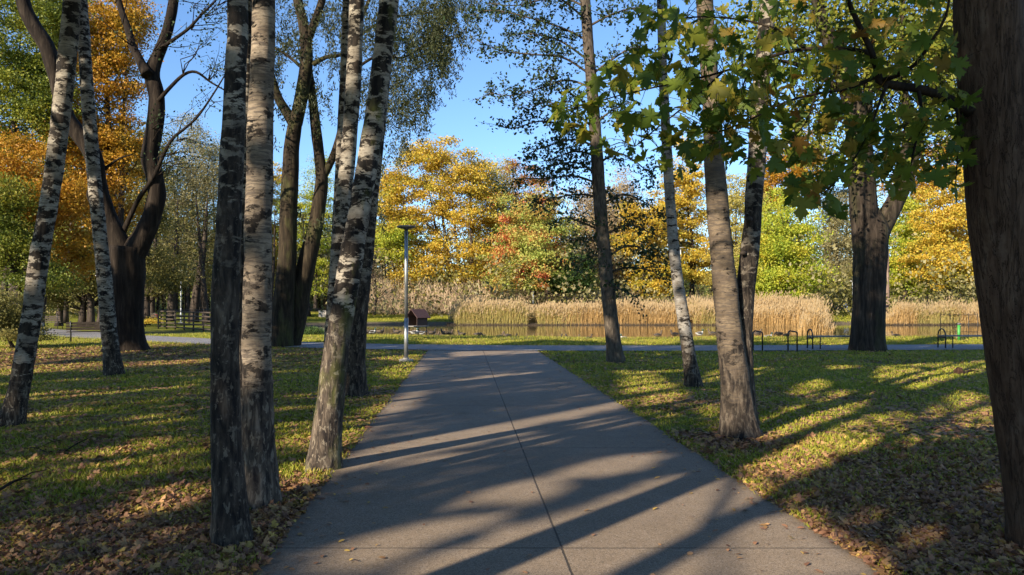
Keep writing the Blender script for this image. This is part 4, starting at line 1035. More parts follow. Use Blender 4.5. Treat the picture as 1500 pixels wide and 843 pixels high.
def mat_path(name, c0, c1, joints=True):
    m, nt, b, o = new_mat(name)
    co = objco(nt)
    big = noise(nt, co, .7, 5, .6); mid = noise(nt, co, 5, 5, .65); sp = noise(nt, co, 220, 2, .7); sp2 = noise(nt, co, 70, 3, .7)
    f = mth(nt, 'ADD', mth(nt, 'MULTIPLY', big, .55), mth(nt, 'MULTIPLY', mid, .45))
    c = ramp(nt, f, [(.36, c0), (.62, c1)])
    c = mixc(nt, ramp(nt, sp, [(.42, (1, 1, 1)), (.50, (0, 0, 0))]), c, tuple(x*.55 for x in c0))
    c = mixc(nt, mth(nt, 'MULTIPLY', ramp(nt, sp2, [(.6, (0, 0, 0)), (.72, (1, 1, 1))]), .4), c, tuple(min(1, x*1.45) for x in c1))
    st = ramp(nt, noise(nt, mapping(nt, co, (1, 1, 1), (7, 3, 0)), 1.8, 6, .7, .6), [(.62, (0, 0, 0)), (.72, (1, 1, 1))])
    c = mixc(nt, mth(nt, 'MULTIPLY', st, .35), c, tuple(x*.6 for x in c0))
    vc = nd(nt, 'ShaderNodeTexVoronoi', feature='DISTANCE_TO_EDGE'); vc.inputs['Scale'].default_value = .55
    wv = nd(nt, 'ShaderNodeVectorMath', operation='ADD'); nz3 = nd(nt, 'ShaderNodeTexNoise'); nz3.inputs['Scale'].default_value = 2.2; nz3.inputs['Detail'].default_value = 5; nt.links.new(co, nz3.inputs['Vector'])
    nt.links.new(co, wv.inputs[0]); nt.links.new(nz3.outputs['Color'], wv.inputs[1]); nt.links.new(wv.outputs[0], vc.inputs['Vector'])
    ck = mth(nt, 'MULTIPLY', mth(nt, 'LESS_THAN', vc.outputs['Distance'], .0045), ramp(nt, noise(nt, mapping(nt, co, (1, 1, 1), (3, 9, 0)), .45, 2), [(.54, (0, 0, 0)), (.60, (1, 1, 1))]))
    c = mixc(nt, mth(nt, 'MULTIPLY', ck, .55), c, (.035, .028, .022))
    agg = nd(nt, 'ShaderNodeTexVoronoi'); agg.inputs['Scale'].default_value = 110; nt.links.new(co, agg.inputs['Vector'])
    ag = nd(nt, 'ShaderNodeSeparateColor'); nt.links.new(agg.outputs['Color'], ag.inputs[0])
    c = mixc(nt, mth(nt, 'MULTIPLY', mth(nt, 'GREATER_THAN', ag.outputs[0], .86), .4), c, (.36, .30, .24))
    c = mixc(nt, mth(nt, 'MULTIPLY', mth(nt, 'LESS_THAN', ag.outputs[1], .12), .5), c, (.05, .04, .032))
    h = mth(nt, 'MULTIPLY', sp, .4)
    if joints:
        uv = nd(nt, 'ShaderNodeUVMap', uv_map='UVMap').outputs[0]
        s = nd(nt, 'ShaderNodeSeparateXYZ'); nt.links.new(uv, s.inputs[0])
        u, v = s.outputs[0], s.outputs[1]
        wob = mth(nt, 'MULTIPLY', mth(nt, 'SUBTRACT', noise(nt, co, 30, 2), .5), .008)
        du = mth(nt, 'ABSOLUTE', mth(nt, 'ADD', u, wob))
        dv = mth(nt, 'ABSOLUTE', mth(nt, 'ADD', mth(nt, 'SUBTRACT', mth(nt, 'FLOORED_MODULO', mth(nt, 'SUBTRACT', v, 4.99-1.73), 3.46), 1.73), wob))
        d = mth(nt, 'MINIMUM', du, dv)
        j = ramp(nt, mth(nt, 'MULTIPLY', d, 40), [(.22, (1, 1, 1)), (.36, (0, 0, 0))])
        c = mixc(nt, mth(nt, 'MULTIPLY', j, .85), c, (.02, .017, .014))
        eg = mth(nt, 'ADD', mth(nt, 'SUBTRACT', mth(nt, 'ABSOLUTE', u), 1.72), mth(nt, 'MULTIPLY', mth(nt, 'SUBTRACT', mid, .5), .5))
        c = mixc(nt, mth(nt, 'MULTIPLY', ramp(nt, mth(nt, 'MULTIPLY', eg, 4), [(.0, (0, 0, 0)), (.8, (1, 1, 1))]), .55), c, (.06, .042, .026))
        # each slab a little different in tone
        slab = nd(nt, 'ShaderNodeTexWhiteNoise', noise_dimensions='2D')
        cb = nd(nt, 'ShaderNodeCombineXYZ'); nt.links.new(mth(nt, 'GREATER_THAN', u, 0), cb.inputs[0]); nt.links.new(mth(nt, 'FLOOR', mth(nt, 'DIVIDE', mth(nt, 'SUBTRACT', v, 4.99), 3.46)), cb.inputs[1])
        nt.links.new(cb.outputs[0], slab.inputs[0])
        c = mixc(nt, mth(nt, 'MULTIPLY', slab.outputs[0], .16), c, tuple(x*.55 for x in c0))
        h = mth(nt, 'SUBTRACT', h, mth(nt, 'MULTIPLY', j, 4))
    nt.links.new(c, b.inputs['Base Color']); b.inputs['Roughness'].default_value = .78; b.inputs['Specular IOR Level'].default_value = .35
    bump(nt, h, .5, .004, b)
    return m
def paths():
    # main path: slab sheet just above the lawn, slightly ragged edges
    ys = np.concatenate([np.arange(-8, 26.2, .15)])
    V, UV = [], []
    ts = np.linspace(0, 1, 9)
    for y in ys:
        l = -1.246-.0622*y+.07*(fbm(np.array([[y*2.2, 3., 0]]), 3, 4)[0]-.5); r = 2.472-.0622*y+.07*(fbm(np.array([[y*2.2, 9., 0]]), 3, 4)[0]-.5)
        cx = .635-.0622*y
        for t in ts:
            x = l+(r-l)*t; V.append((x, y, .012)); UV.append((x-cx, y))
    V = np.array(V); n = len(ts)
    i = (np.arange(len(ys)-1)[:, None]*n+np.arange(n-1)[None]).ravel()
    q = np.stack([i, i+1, i+n+1, i+n], 1)
    mb = MB(); mb.add(V, q)
    o = mb.build('path', mat_path('worn brown grey concrete', (.225, .163, .106), (.335, .25, .172)))
    uvl = o.data.uv_layers.new(name='UVMap'); uvl.data.foreach_set('uv', np.array(UV)[q.ravel()].astype(np.float32).ravel())
    tag(o, 'wide brownish concrete path with a centre joint running to the pond', 'path', kind='structure')
    xs = np.linspace(-60, 90, 220); V = []
    for x in xs:
        c = float(cross_c(x)); sl = float(cross_c(x+.5)-cross_c(x-.5)); nrm = np.array([-sl, 1.0])/math.hypot(sl, 1)
        for t in (-1.6, -.8, 0, .8, 1.6): V.append((x+nrm[0]*t, c+nrm[1]*t, .024))
    i = (np.arange(len(xs)-1)[:, None]*5+np.arange(4)[None]).ravel()
    mb = MB(); mb.add(V, np.stack([i, i+5, i+6, i+1], 1))
    tag(mb.build('cross_path', mat_path('pale grey asphalt', (.20, .19, .19), (.29, .275, .27), False)), 'pale grey path crossing along the pond', 'path', kind='structure')
paths()

def water():
    m, nt, b, o = new_mat('pond water')
    b.inputs['Base Color'].default_value = (.075, .055, .026, 1); b.inputs['Roughness'].default_value = .05; b.inputs['IOR'].default_value = 1.33
    b.inputs['Specular IOR Level'].default_value = .6
    co = objco(nt)
    h = mth(nt, 'ADD', noise(nt, mapping(nt, co, (1.2, 3.5, 1)), 1, 3, .5), mth(nt, 'MULTIPLY', noise(nt, mapping(nt, co, (5, 12, 1)), 1, 2), .3))
    bump(nt, h, .07, .02, b)
    mb = MB(); mb.add([(-19, 36, WATER), (64, 36, WATER), (64, 72, WATER), (-19, 72, WATER)], [(0, 1, 2, 3)])
    tag(mb.build('pond', m, smooth=False), 'still brown pond mirroring the reeds', 'water', kind='structure')
water()

trunk_pts = [(o.location.x, o.location.y) for o in C.objects if o.type == 'EMPTY' and o.get('category') == 'tree' and o.location.y < 35]
def grass():
    M['grass'] = mat_leaf('grass', [(.14, .165, .013), (.235, .26, .020), (.32, .32, .028), (.39, .33, .05), (.48, .37, .11)], scale=.8, patch=.35, transl=.3)
    mb = MB()
    N = 460000
    u = rng.uniform(0, 1, N); Y = 2.8*(34/2.8)**u
    px = rng.uniform(-350, 1850, N); X = (px-CX)/F*Y
    k = ~on_path(X, Y, -.07*rng.random(N)**2+.01) & (pond_sd(X, Y) > .6)
    X, Y = X[k], Y[k]
    lt = litter(X, Y); nz = fbm(np.stack([X*1.7, Y*1.7, X*0], 1), 51, 3)
    keepm = rng.random(len(X)) < np.clip(1.25-lt*1.15, .06, 1)*sstep(.28, .5, nz+.12*(1-lt))
    for tx, ty in trunk_pts: keepm &= (X-tx)**2+(Y-ty)**2 > .02
    X, Y, nz, lt = X[keepm], Y[keepm], nz[keepm], lt[keepm]; n = len(X)
    Z = gheight(X, Y)
    h = rng.uniform(.018, .055, n)*(.55+.9*nz)*(1+.012*Y); w = .0022*(1+Y*.22)
    a = rng.uniform(0, 2*pi, n); sx = np.stack([np.cos(a)*w, np.sin(a)*w, np.zeros(n)], 1)
    ln = rng.normal(size=(n, 2))*.6
    b = np.stack([X, Y, Z-.004], 1); t = b+np.stack([ln[:, 0]*h, ln[:, 1]*h, h], 1)
    m = b+(t-b)*.55+np.stack([-ln[:, 0]*h*.12, -ln[:, 1]*h*.12, h*.08], 1)
    V = np.stack([b-sx, b+sx, m+sx*.75, t, m-sx*.75], 1).reshape(-1, 3); o = np.arange(n)*5
    mb.add(V, np.stack([o, o+1, o+2, o+4], 1), np.stack([o+4, o+2, o+3], 1))
    # lush grass along the pond bank and far lawn
    N = 70000
    px = rng.uniform(-100, 1700, N); Y = rng.uniform(30, 40, N); X = (px-CX)/F*Y
    s = pond_sd(X, Y); k = (s > .15) & ~on_path(X, Y, .0); X, Y = X[k], Y[k]; n = len(X); Z = gheight(X, Y)
    h = rng.uniform(.05, .13, n); w = .009; a = rng.uniform(0, 2*pi, n); sx = np.stack([np.cos(a)*w, np.sin(a)*w, np.zeros(n)], 1)
    b = np.stack([X, Y, Z-.01], 1); t = b+np.stack([rng.normal(size=n)*.4*h, rng.normal(size=n)*.4*h, h], 1)
    mb.add(np.stack([b-sx, b+sx, t], 1).reshape(-1, 3), np.arange(3*n).reshape(-1, 3))
    N = 40000
    px = rng.uniform(380, 700, N); Y = rng.uniform(69, 92, N); px2 = rng.uniform(1190, 1310, N//3); Y2 = rng.uniform(68, 95, N//3)
    px = np.concatenate([px, px2]); Y = np.concatenate([Y, Y2]); X = (px-CX)/F*Y
    k = pond_sd(X, Y) > .8; X, Y = X[k], Y[k]; n = len(X); Z = gheight(X, Y); h = rng.uniform(.06, .16, n); a = rng.uniform(0, 2*pi, n); sx = np.stack([np.cos(a)*.02, np.sin(a)*.02, np.zeros(n)], 1)
    b = np.stack([X, Y, Z-.01], 1); t = b+np.stack([rng.normal(size=n)*.4*h, rng.normal(size=n)*.4*h, h], 1)
    mb.add(np.stack([b-sx, b+sx, t], 1).reshape(-1, 3), np.arange(3*n).reshape(-1, 3))
    tag(mb.build('grass', M['grass']), 'short green grass growing through the fallen leaves', 'grass', kind='stuff')
grass()

def fallen():
    M['litter'] = mat_leaf('fallen leaves', [(.12, .054, .032), (.22, .108, .060), (.34, .175, .095), (.44, .25, .11), (.29, .14, .075), (.52, .34, .08), (.17, .08, .046), (.25, .12, .07)], scale=1.5, patch=.2, transl=.12, rough=.7)
    mb = MB()
    N = 420000
    u = rng.uniform(0, 1, N); Y = 3.0*(36/3.0)**u; px = rng.uniform(-350, 1850, N); X = (px-CX)/F*Y
    lt = litter(X, Y); nz = fbm(np.stack([X*1.1, Y*1.1, X*0+4], 1), 61, 3)
    pr = (lt**1.3*1.1+.19)*sstep(.2, .62, nz+.35*lt)*np.clip(.25+Y/14, .25, 1.0)*1.4
    k = (rng.random(N) < pr) & ~on_path(X, Y, -.03*rng.random(N)) & (pond_sd(X, Y) > .5)
    X, Y = X[k], Y[k]
    Z = gheight(X, Y)+.008+.022*rng.random(len(X))**1.5
    near = Y < 9
    pos = np.stack([X, Y, Z], 1)
    leaves(mb, pos[near & (rng.random(len(X)) < .30)], .062, .55, MAPLE, MAPLEF, jit=.45)
    leaves(mb, pos[near], .042, .55, OVAL, OVALF, jit=.5)
    leaves(mb, pos[~near & (Y < 18)], .075, .76, OVAL, OVALF, jit=.4)
    leaves(mb, pos[Y >= 18], .10, .8, QUAD, QUADF, jit=.4)
    # a few leaves blown on to the path, more at its edges
    n = 900; y = 3.2*(27/3.2)**rng.random(n); e = np.where(rng.random(n) < .8, np.where(rng.random(n) < .5, rng.random(n)**3*.22, 1-rng.random(n)**3*.22), rng.random(n))
    x = -1.246-.0622*y+3.718*e
    leaves(mb, np.stack([x, y, np.full(n, .022)], 1), .045, .8, OVAL, OVALF, jit=.4)
    tag(mb.build('leaf_litter', M['litter']), 'brown and yellow fallen leaves scattered over the lawns', 'fallen leaves', kind='stuff')
fallen()

# ------------------------------------------------------------------ street furniture
M['steel'] = mat_plain('galvanised steel', (.32, .32, .31), .45, .7, .15, 6)
M['lamp_grey'] = mat_plain('dark grey paint', (.10, .10, .10), .5, .2)
M['white_steel'] = mat_plain('pale steel', (.55, .56, .57), .5, .1, .1)
M['black_metal'] = mat_plain('black painted metal', (.018, .018, .018), .4, .1)
M['wood_dark'] = mat_plain('dark stained planks', (.055, .038, .026), .7, 0, .4, 18)
M['wood_grey'] = mat_plain('weathered grey planks', (.20, .185, .165), .75, 0, .3, 18)
M['stone'] = mat_plain('washed concrete', (.36, .32, .27), .9, 0, .3, 20)
M['hut_red'] = mat_plain('red brown boards', (.055, .024, .020), .75, 0, .3, 14)
M['hut_wood'] = mat_plain('dark brown boards', (.055, .032, .024), .8, 0, .35, 14)
M['glass_lens'] = mat_plain('frosted lamp lens', (.6, .6, .58), .3, 0, .05)
M['green_paint'] = mat_plain('bright green paint', (.04, .26, .04), .5, 0, .1)
M['red_cloth'] = mat_plain('red cloth', (.65, .03, .05), .8, 0, .2)
M['white_cloth'] = mat_plain('white cloth', (.72, .73, .76), .8, 0, .1)
M['blue_cloth'] = mat_plain('light blue cloth', (.38, .46, .72), .8, 0, .15)
M['skin'] = mat_plain('skin', (.55, .36, .27), .6, 0, .08)
M['hair'] = mat_plain('grey hair', (.30, .28, .27), .8, 0, .2)

def lamp(px, base_py, top_py, Y, label, polemat, headmat, hr=.27):
    X = (px-CX)/F*Y; z0 = gz(X, Y); top = H+(HY-top_py)/F*Y
    t = thing('street_lamp', (X, Y, z0), label, 'street lamp', 'street lamps of the park')
    b = np.array([X, Y, z0])
    mb = MB(); mb.box(b+[0, 0, .03], (.34, .34, .07)); mb.tube([b+[0, 0, .065], b+[0, 0, .11]], .085, 16)
    mb.build('base_plate', M['stone'] if hr < .3 else M['steel'], t, b, smooth=False)
    mb = MB(); mb.tube([b+[0, 0, .09], b+[0, 0, (top-z0)*.32]], .058, 18); mb.tube([b+[0, 0, (top-z0)*.32], [X, Y, top-.05]], .048, 18)
    mb.build('pole', M[polemat], t, b)
    mb = MB(); c = np.array([X, Y, top])
    mb.tube([c+[0, 0, -.12], c+[0, 0, -.075], c+[0, 0, -.05], c+[0, 0, -.02], c+[0, 0, .01], c+[0, 0, .03]], [.05, .065, hr*.75, hr, hr*.93, hr*.35], 28)
    h = mb.build('lamp_head', M[headmat], t, b)
    mb = MB(); mb.tube([c+[0, 0, -.058], c+[0, 0, -.048]], [hr*.55, hr*.62], 20); g = mb.build('lens', M['glass_lens'], h, b)
    return t
lamp(595, 531, 332, 21.2, 'nearest street lamp, tall grey post with flat round head left of the path', 'steel', 'lamp_grey')
lamp(265, 470, 406, 62, 'pale lamp post behind the rail fence on the left', 'white_steel', 'white_steel', .30)
lamp(146, 483, 404, 50, 'pale lamp post half hidden by the thin white birch near the bench', 'white_steel', 'white_steel', .30)
lamp(619, 460, 364, 90, 'far pale lamp post beneath the golden maple', 'white_steel', 'white_steel', .55)
lamp(997, 458, 363, 86, 'far lamp post beside the slender birch on the right lawn', 'white_steel', 'white_steel', .50)
lamp(1086, 458, 370, 88, 'far lamp post between the stems of the twin birch', 'white_steel', 'lamp_grey', .45)
lamp(1249, 460, 412, 76, 'thin white lamp post against the left side of the stout forked tree', 'white_steel', 'white_steel', .25)
lamp(781, 460, 428, 77, 'short white post standing in the reeds under the green red tree', 'white_steel', 'white_steel', .12)

# wooden utility pole right of the lime
def pole():
    X = (1299-CX)/F*75; b = np.array([X, 75, gz(X, 75)]); t = thing('wooden_pole', b, 'pinkish brown wooden pole right behind the stout forked tree', 'pole')
    mb = MB(); mb.tube([b-[0, 0, .2], b+[0, 0, 3], b+[0, 0, 6.6]], [.26, .24, .2], 14, step=.4, amp=.05); mb.build('shaft', mat_bark('pole wood', (.16, .10, .075), (.26, .175, .13), (.34, .25, .2), 12, 1), t, b)
    mb = MB(); mb.tube([b+[0, 0, 6.58], b+[0, 0, 6.72]], [.23, .12], 14); mb.build('cap', M['lamp_grey'], t, b)
pole()

def park_bench(px, Y, rz, label, w=1.7):
    X = (px-CX)/F*Y; z = gz(X, Y)
    t = thing('park_bench', (X, Y, z), label, 'bench', 'park benches'); t.rotation_euler = (0, 0, rz)
    O = (0, 0, 0)
    mb = MB()
    for k in range(4): mb.box((0, -.18+.115*k, .44), (w, .095, .035))
    mb.build('seat', M['wood_dark'], t, O, False)
    mb = MB()
    for k in range(3): mb.box((0, .27+.028*k, .56+.115*k), (w, .03, .095), rx=-.2)
    mb.build('backrest', M['wood_dark'], t, O, False)
    for s in (-1, 1):
        mb = MB(); x = s*(w/2-.16)
        mb.tube([(x, -.24, 0), (x, -.17, .25), (x, -.17, .41)], .022, 8); mb.tube([(x, .34, 0), (x, .20, .38), (x, .26, .5), (x, .36, .88)], .022, 8); mb.tube([(x, -.19, .41), (x, .22, .41)], .02, 8)
        mb.build('side_frame', M['black_metal'], t, O)
    return t
park_bench(128, 31.6, radians(208), 'dark wooden bench with backrest beside the thin white birch', 1.5)
park_bench(70, 48, radians(180), 'far dark wooden bench near the left edge behind the stone bin', 1.9)
park_bench(455, 78, radians(175), 'far dark bench beside the concrete block across the lawn', 3.0)
park_bench(1232, 96, radians(20), 'far bench with a sitting person on the opposite bank', 2.6)
park_bench(213, 62, radians(170), 'far bench behind the yellow shrub holding bags', 2.4)

def backless(px0, px1, Y, label):
    X0, X1 = (px0-CX)/F*Y, (px1-CX)/F*Y; z = gz(X0, Y)
    t = thing('backless_bench', ((X0+X1)/2, Y, z), label, 'bench', 'backless benches with hoop ends'); b = np.array([(X0+X1)/2, Y, z]); L = X1-X0
    mb = MB()
    for k in range(3): mb.box(b+[0, -.15+.15*k, .45], (L-.1, .13, .045))
    mb.build('seat', M['wood_grey'], t, b, False)
    for s in (-1, 1):
        mb = MB(); x = s*(L/2-.06)
        pts = [b+[x-.18*s*0, -.24, 0], b+[x, -.24, .44]]+[b+[x, -.24*cos(a), .46+.24*sin(a)] for a in np.linspace(0, pi, 9)]+[b+[x, .24, 0]]
        mb.tube(pts, .024, 8); mb.tube([b+[x, -.24, .40], b+[x, .24, .40]], .022, 8); mb.build('hoop_leg', M['black_metal'], t, b)
        mb = MB(); mb.tube([b+[x-s*.5, -.2, 0], b+[x-s*.5, -.2, .43]], .02, 8) if False else mb.tube([b+[x-s*.28, -.2, 0], b+[x-s*.28, -.2, .43]], .02, 8); mb.build('leg', M['black_metal'], t, b)
backless(1184, 1262, 26.9, 'backless plank bench reaching behind the stout forked tree')
backless(1377, 1456, 27.4, 'backless plank bench in front of the green post near the right edge')

def hoop():
    O = (0, 0, 0)
    t = thing('bike_rack', O, 'black steel bike hoop just right of the twin stemmed birch', 'bike rack', 'bike hoops by the cross path')
    mb = MB(); pts = [(-.155, 0, 0), (-.155, 0, .60)]+[(-.155+.06*(1-cos(a)), 0, .60+.06*sin(a)*1.0+.03*(1-cos(a))) for a in np.linspace(.2, pi/2, 5)]+[(.095+.06*sin(a), 0, .66-.06*(1-cos(a))) for a in np.linspace(0, pi/2, 6)]+[(.155, 0, 0)]
    mb.tube(pts, .024, 10); mb.build('hoop', M['black_metal'], t, O)
    for s in (-1, 1):
        mb = MB(); mb.tube([(s*.155, 0, 0), (s*.155, 0, .012)], .06, 12); mb.build('foot_plate', M['black_metal'], t, O)
    return t
h0 = hoop(); X = (1110-CX)/F*25.6; h0.location = (X, 25.6, gz(X, 25.6))
X = (1161-CX)/F*25.6; copy_thing(h0, (X, 25.6, gz(X, 25.6)), .05, 'black steel bike hoop left of the backless bench, the second one')

def rail_fence():
    A = np.array([(232-CX)/F*49, 49.]); Bp = np.array([(345-CX)/F*41, 41.])
    t = thing('rail_fence', (A[0], A[1], gz(*A)), 'dark post and rail fence behind the nearest birch on the left', 'fence'); b = np.array(t.location)
    n = 9; pp = []
    for k in range(n):
        p = A+(Bp-A)*k/(n-1); z = gz(*p); pp.append((p[0], p[1], z))
        mb = MB(); mb.tube([(p[0], p[1], z-.1), (p[0], p[1], z+1.15)], .05, 8, amp=.05); mb.build('post', M['wood_dark'], t, b)
    for hgt in (.15, .38, .62, .86, 1.1):
        mb = MB(); pts = [(x, y-.07, z+hgt) for x, y, z in pp]; mb.tube(pts, .045, 6, step=.5, amp=.1, freq=2); mb.build('rail', M['wood_dark'], t, b)
    # return side running back from the first post
    C2 = np.array([(300-CX)/F*60, 60.])
    t2 = thing('rail_fence', (C2[0], C2[1], gz(*C2)), 'second line of rail fence further back by the far lamp post', 'fence'); b2 = np.array(t2.location); D = np.array([(236-CX)/F*56, 56.]); E2 = np.array([(352-CX)/F*61, 61.])
    pp = []
    for k in range(7):
        p = D+(E2-D)*k/6; z = gz(*p); pp.append((p[0], p[1], z)); mb = MB(); mb.tube([(p[0], p[1], z-.1), (p[0], p[1], z+1.2)], .045, 8); mb.build('post', M['wood_dark'], t2, b2)
    for hgt in (.6, 1.1):
        mb = MB(); mb.tube([(x, y-.06, z+hgt) for x, y, z in pp], .035, 6); mb.build('rail', M['wood_dark'], t2, b2)
rail_fence()

def small_things():
    # stone litter bin
    Y = 38; X = (57-CX)/F*Y; b = np.array([X, Y, gz(X, Y)]); t = thing('litter_bin', b, 'pale round stone litter bin at the left beside the shrub', 'bin')
    mb = MB(); mb.tube([b, b+[0, 0, .05], b+[0, 0, .55], b+[0, 0, .62]], [.24, .26, .26, .22], 20); mb.build('shell', M['stone'], t, b)
    mb = MB(); mb.tube([b+[0, 0, .62], b+[0, 0, .68], b+[0, 0, .70]], [.20, .20, .12], 20); mb.build('rim', M['lamp_grey'], t, b)
    # concrete block
    Y = 77; X = (474-CX)/F*Y; b = np.array([X, Y, gz(X, Y)]); mb = MB(); mb.box(b+[0, 0, .3], (.85, .6, .66)); mb.box(b+[0, 0, .66], (.92, .66, .07))
    tag(mb.build('concrete_block', M['stone'], None, b, False), 'pale concrete block at the end of the far bench beside the birch clump', 'block')
    # bags on the far bench
    for px, col, w, h, lab in ((227, 'red_cloth', .62, .28, 'small red bag on the far bench behind the yellow shrub'), (211, 'white_cloth', .34, .24, 'small white bag on the far bench left of the red one')):
        Y = 61.9; X = (px-CX)/F*Y; zz = gz((213-CX)/F*62, 62)+.46
        b = np.array([X, Y, zz]); t = thing('bag', b, lab, 'bag'); mb = MB(); mb.tube([b+[-w/2, 0, h*.4], b+[-w*.42, 0, h*.45], b+[0, 0, h*.5], b+[w*.42, 0, h*.45], b+[w/2, 0, h*.4]], [.03, h*.42, h*.5, h*.42, .03], 14, amp=.1, freq=6); mb.build('body', M[col], t, b)
        mb = MB(); mb.tube([b+[w*.25*cos(a), 0, h*.8+.14*sin(a)] for a in np.linspace(0, pi, 9)], .012, 6); mb.build('handle', M['black_metal'], t, b)
    # trellis frame with green post by the right bench
    Y = 33; X0, X1 = (1378-CX)/F*Y, (1432-CX)/F*Y; b = np.array([X0, Y, gz(X0, Y)])
    t = thing('trellis_frame', b, 'thin black metal frame on the bank behind the right backless bench', 'frame')
    for x in np.linspace(X0, X1, 5):
        mb = MB(); mb.tube([(x, Y, b[2]-.05), (x, Y, b[2]+1.15)], .014, 6); mb.build('upright', M['black_metal'], t, b)
    for hh in (.35, .7, 1.08):
        mb = MB(); mb.tube([(X0, Y, b[2]+hh), (X1, Y, b[2]+hh)], .010, 6); mb.build('crossbar', M['black_metal'], t, b)
    Xg = (1404.5-CX)/F*32.6; b = np.array([Xg, 32.6, gz(Xg, 32.6)]); t = thing('green_post', b, 'bright green post in front of the black metal frame', 'post')
    mb = MB(); mb.tube([b-[0, 0, .05], b+[0, 0, .68]], .055, 12); mb.build('shaft', M['green_paint'], t, b); mb = MB(); mb.tube([b+[0, 0, .68], b+[0, 0, .74], b+[0, 0, .77]], [.075, .075, .02], 12); mb.build('cap', M['lamp_grey'], t, b)
    # climbing plant on the frame
    Xc = (1403-CX)/F*33.1; b = np.array([Xc, 33.15, gz(Xc, 33.15)]); t = thing('climbing_plant', b, 'thin reddish plant growing up the black metal frame', 'plant'); mb = MB(); cb = MB()
    for k in range(9):
        e = b+[rng.normal()*.22, rng.normal()*.05, rng.uniform(.5, 1.25)]; limb(mb, b, e, .008, .004, seg=4); leaves(cb, e+rng.normal(size=(14, 3))*np.array([.09, .05, .14]), .05, .2)
    mb.build('stem', M['twig'], t, b); cb.build('foliage', leafm('rust'), t, b)
    # rotten stump
    g = G(1404, 549); b = np.array([g[0], g[1], gz(g[0], g[1])]); t = thing('tree_stump', b, 'small broken reddish stump on the right lawn', 'stump')
    mb = MB(); mb.tube([b-[0, 0, .05], b+[0, 0, .08], b+[.02, 0, .17]], [.12, .10, .05], 14, step=.03, amp=.4, freq=9); mb.build('wood', mat_bark('stump wood', (.04, .02, .012), (.10, .05, .03), (.17, .09, .055), 14, 3), t, b)
    mb = MB(); mb.tube([b+[.1, 0, .03], b+[.3, .05, .09], b+[.52, .1, .07]], [.03, .022, .008], 8, step=.05, amp=.2); mb.build('root', M['bark_dark'], t, b)
    # fallen branches
    for pts, r, lab in (([(95, 668), (115, 660), (135, 648)], .008, 'thin bare stick lying on the left lawn'), ([(-10, 735), (20, 722), (45, 712)], .014, 'dark fallen branch at the left edge of the lawn'), ([(36, 664), (55, 668), (78, 676)], .007, 'short dry stick on the lawn right of the leftmost birch')):
        W = np.array([G(*p) for p in pts]); W[:, 2] = gheight(W[:, 0], W[:, 1])+r+.02; W[1, 2] += .03
        b = W[0].copy(); t = thing('fallen_branch', b, lab, 'branch'); mb = MB(); mb.tube(W, [r, r*.8, r*.3], 8, step=.04, amp=.15, freq=9); mb.build('stick', M['bark_dark'], t, b)
        mb = MB(); mb.tube([W[1], W[1]+[.08, .12, .05], W[1]+[.12, .26, .04]], [r*.5, r*.35, .002], 6); mb.build('side_twig', M['bark_dark'], t, b)
small_things()

def duck_house():
    Y = 42; X = (612-CX)/F*Y; z = WATER
    b = np.array([X, Y, z]); t = thing('duck_house', b, 'dark wooden duck house with red brown gable roof standing in the pond', 'duck house')
    rz = radians(-38)
    R = np.array([[cos(rz), -sin(rz), 0], [sin(rz), cos(rz), 0], [0, 0, 1]])
    def T(p): return b+np.asarray(p, float)@R.T
    w, d, f, hw = .66, .80, .62, .5      # width, depth, floor height, wall height
    def quadbox(mb, c, s): 
        mb2 = MB(); mb2.box((0, 0, 0), s); mb.add(mb2.V[0]@R.T+T(c), *mb2.Fs)
    for sx in (-1, 1):
        for sy in (-1, 1):
            mb = MB(); mb.tube([T((sx*w*.45, sy*d*.45, -.5)), T((sx*w*.45, sy*d*.45, f))], .03, 8); mb.build('stilt', M['hut_wood'], t, b)
    mb = MB(); quadbox(mb, (0, -.12, f), (w*1.15, d*1.45, .05)); quadbox(mb, (0, 0, f-.3), (w*1.0, d, .04)); mb.build('deck', M['wood_grey'], t, b, False)
    mb = MB(); quadbox(mb, (-w/2, 0, f+.03+hw/2), (.03, d, hw)); quadbox(mb, (w/2, 0, f+.03+hw/2), (.03, d, hw)); quadbox(mb, (0, d/2-.016, f+.03+hw/2), (w-.034, .03, hw))
    # front wall with an opening
    for yy in (d/2-.0,):
        V = [T((-w/2, yy-.014, f+.03+hw)), T((w/2, yy-.014, f+.03+hw)), T((0, yy-.014, f+.03+hw+.33)), T((-w/2, yy+.014, f+.03+hw)), T((w/2, yy+.014, f+.03+hw)), T((0, yy+.014, f+.03+hw+.33))]
        mb.add(V, [(0, 1, 2), (5, 4, 3)], [(0, 3, 4, 1), (1, 4, 5, 2), (2, 5, 3, 0)])
    mb.build('wall', M['hut_wood'], t, b, False)
    mb = MB()
    for s in (-1, 1):
        e = np.array([s*(w/2+.14), 0, f+.03+hw-.10]); r = np.array([0, 0, f+.03+hw+.37]); n = np.cross([0, 1., 0], e-r); n = n/np.linalg.norm(n)*.02; n = n if n[2] > 0 else -n
        V = []
        for off in (0, 1):
            for (q, yy) in ((e, -d/2-.12), (e, d/2+.12), (r, d/2+.12), (r, -d/2-.12)): V.append(T(q+n*(off*2)+[0, yy, 0]))
        mb.add(V, [(0, 1, 2, 3), (7, 6, 5, 4), (0, 4, 5, 1), (1, 5, 6, 2), (2, 6, 7, 3), (3, 7, 4, 0)])
    mb.build('roof', M['hut_red'], t, b, False)
duck_house()

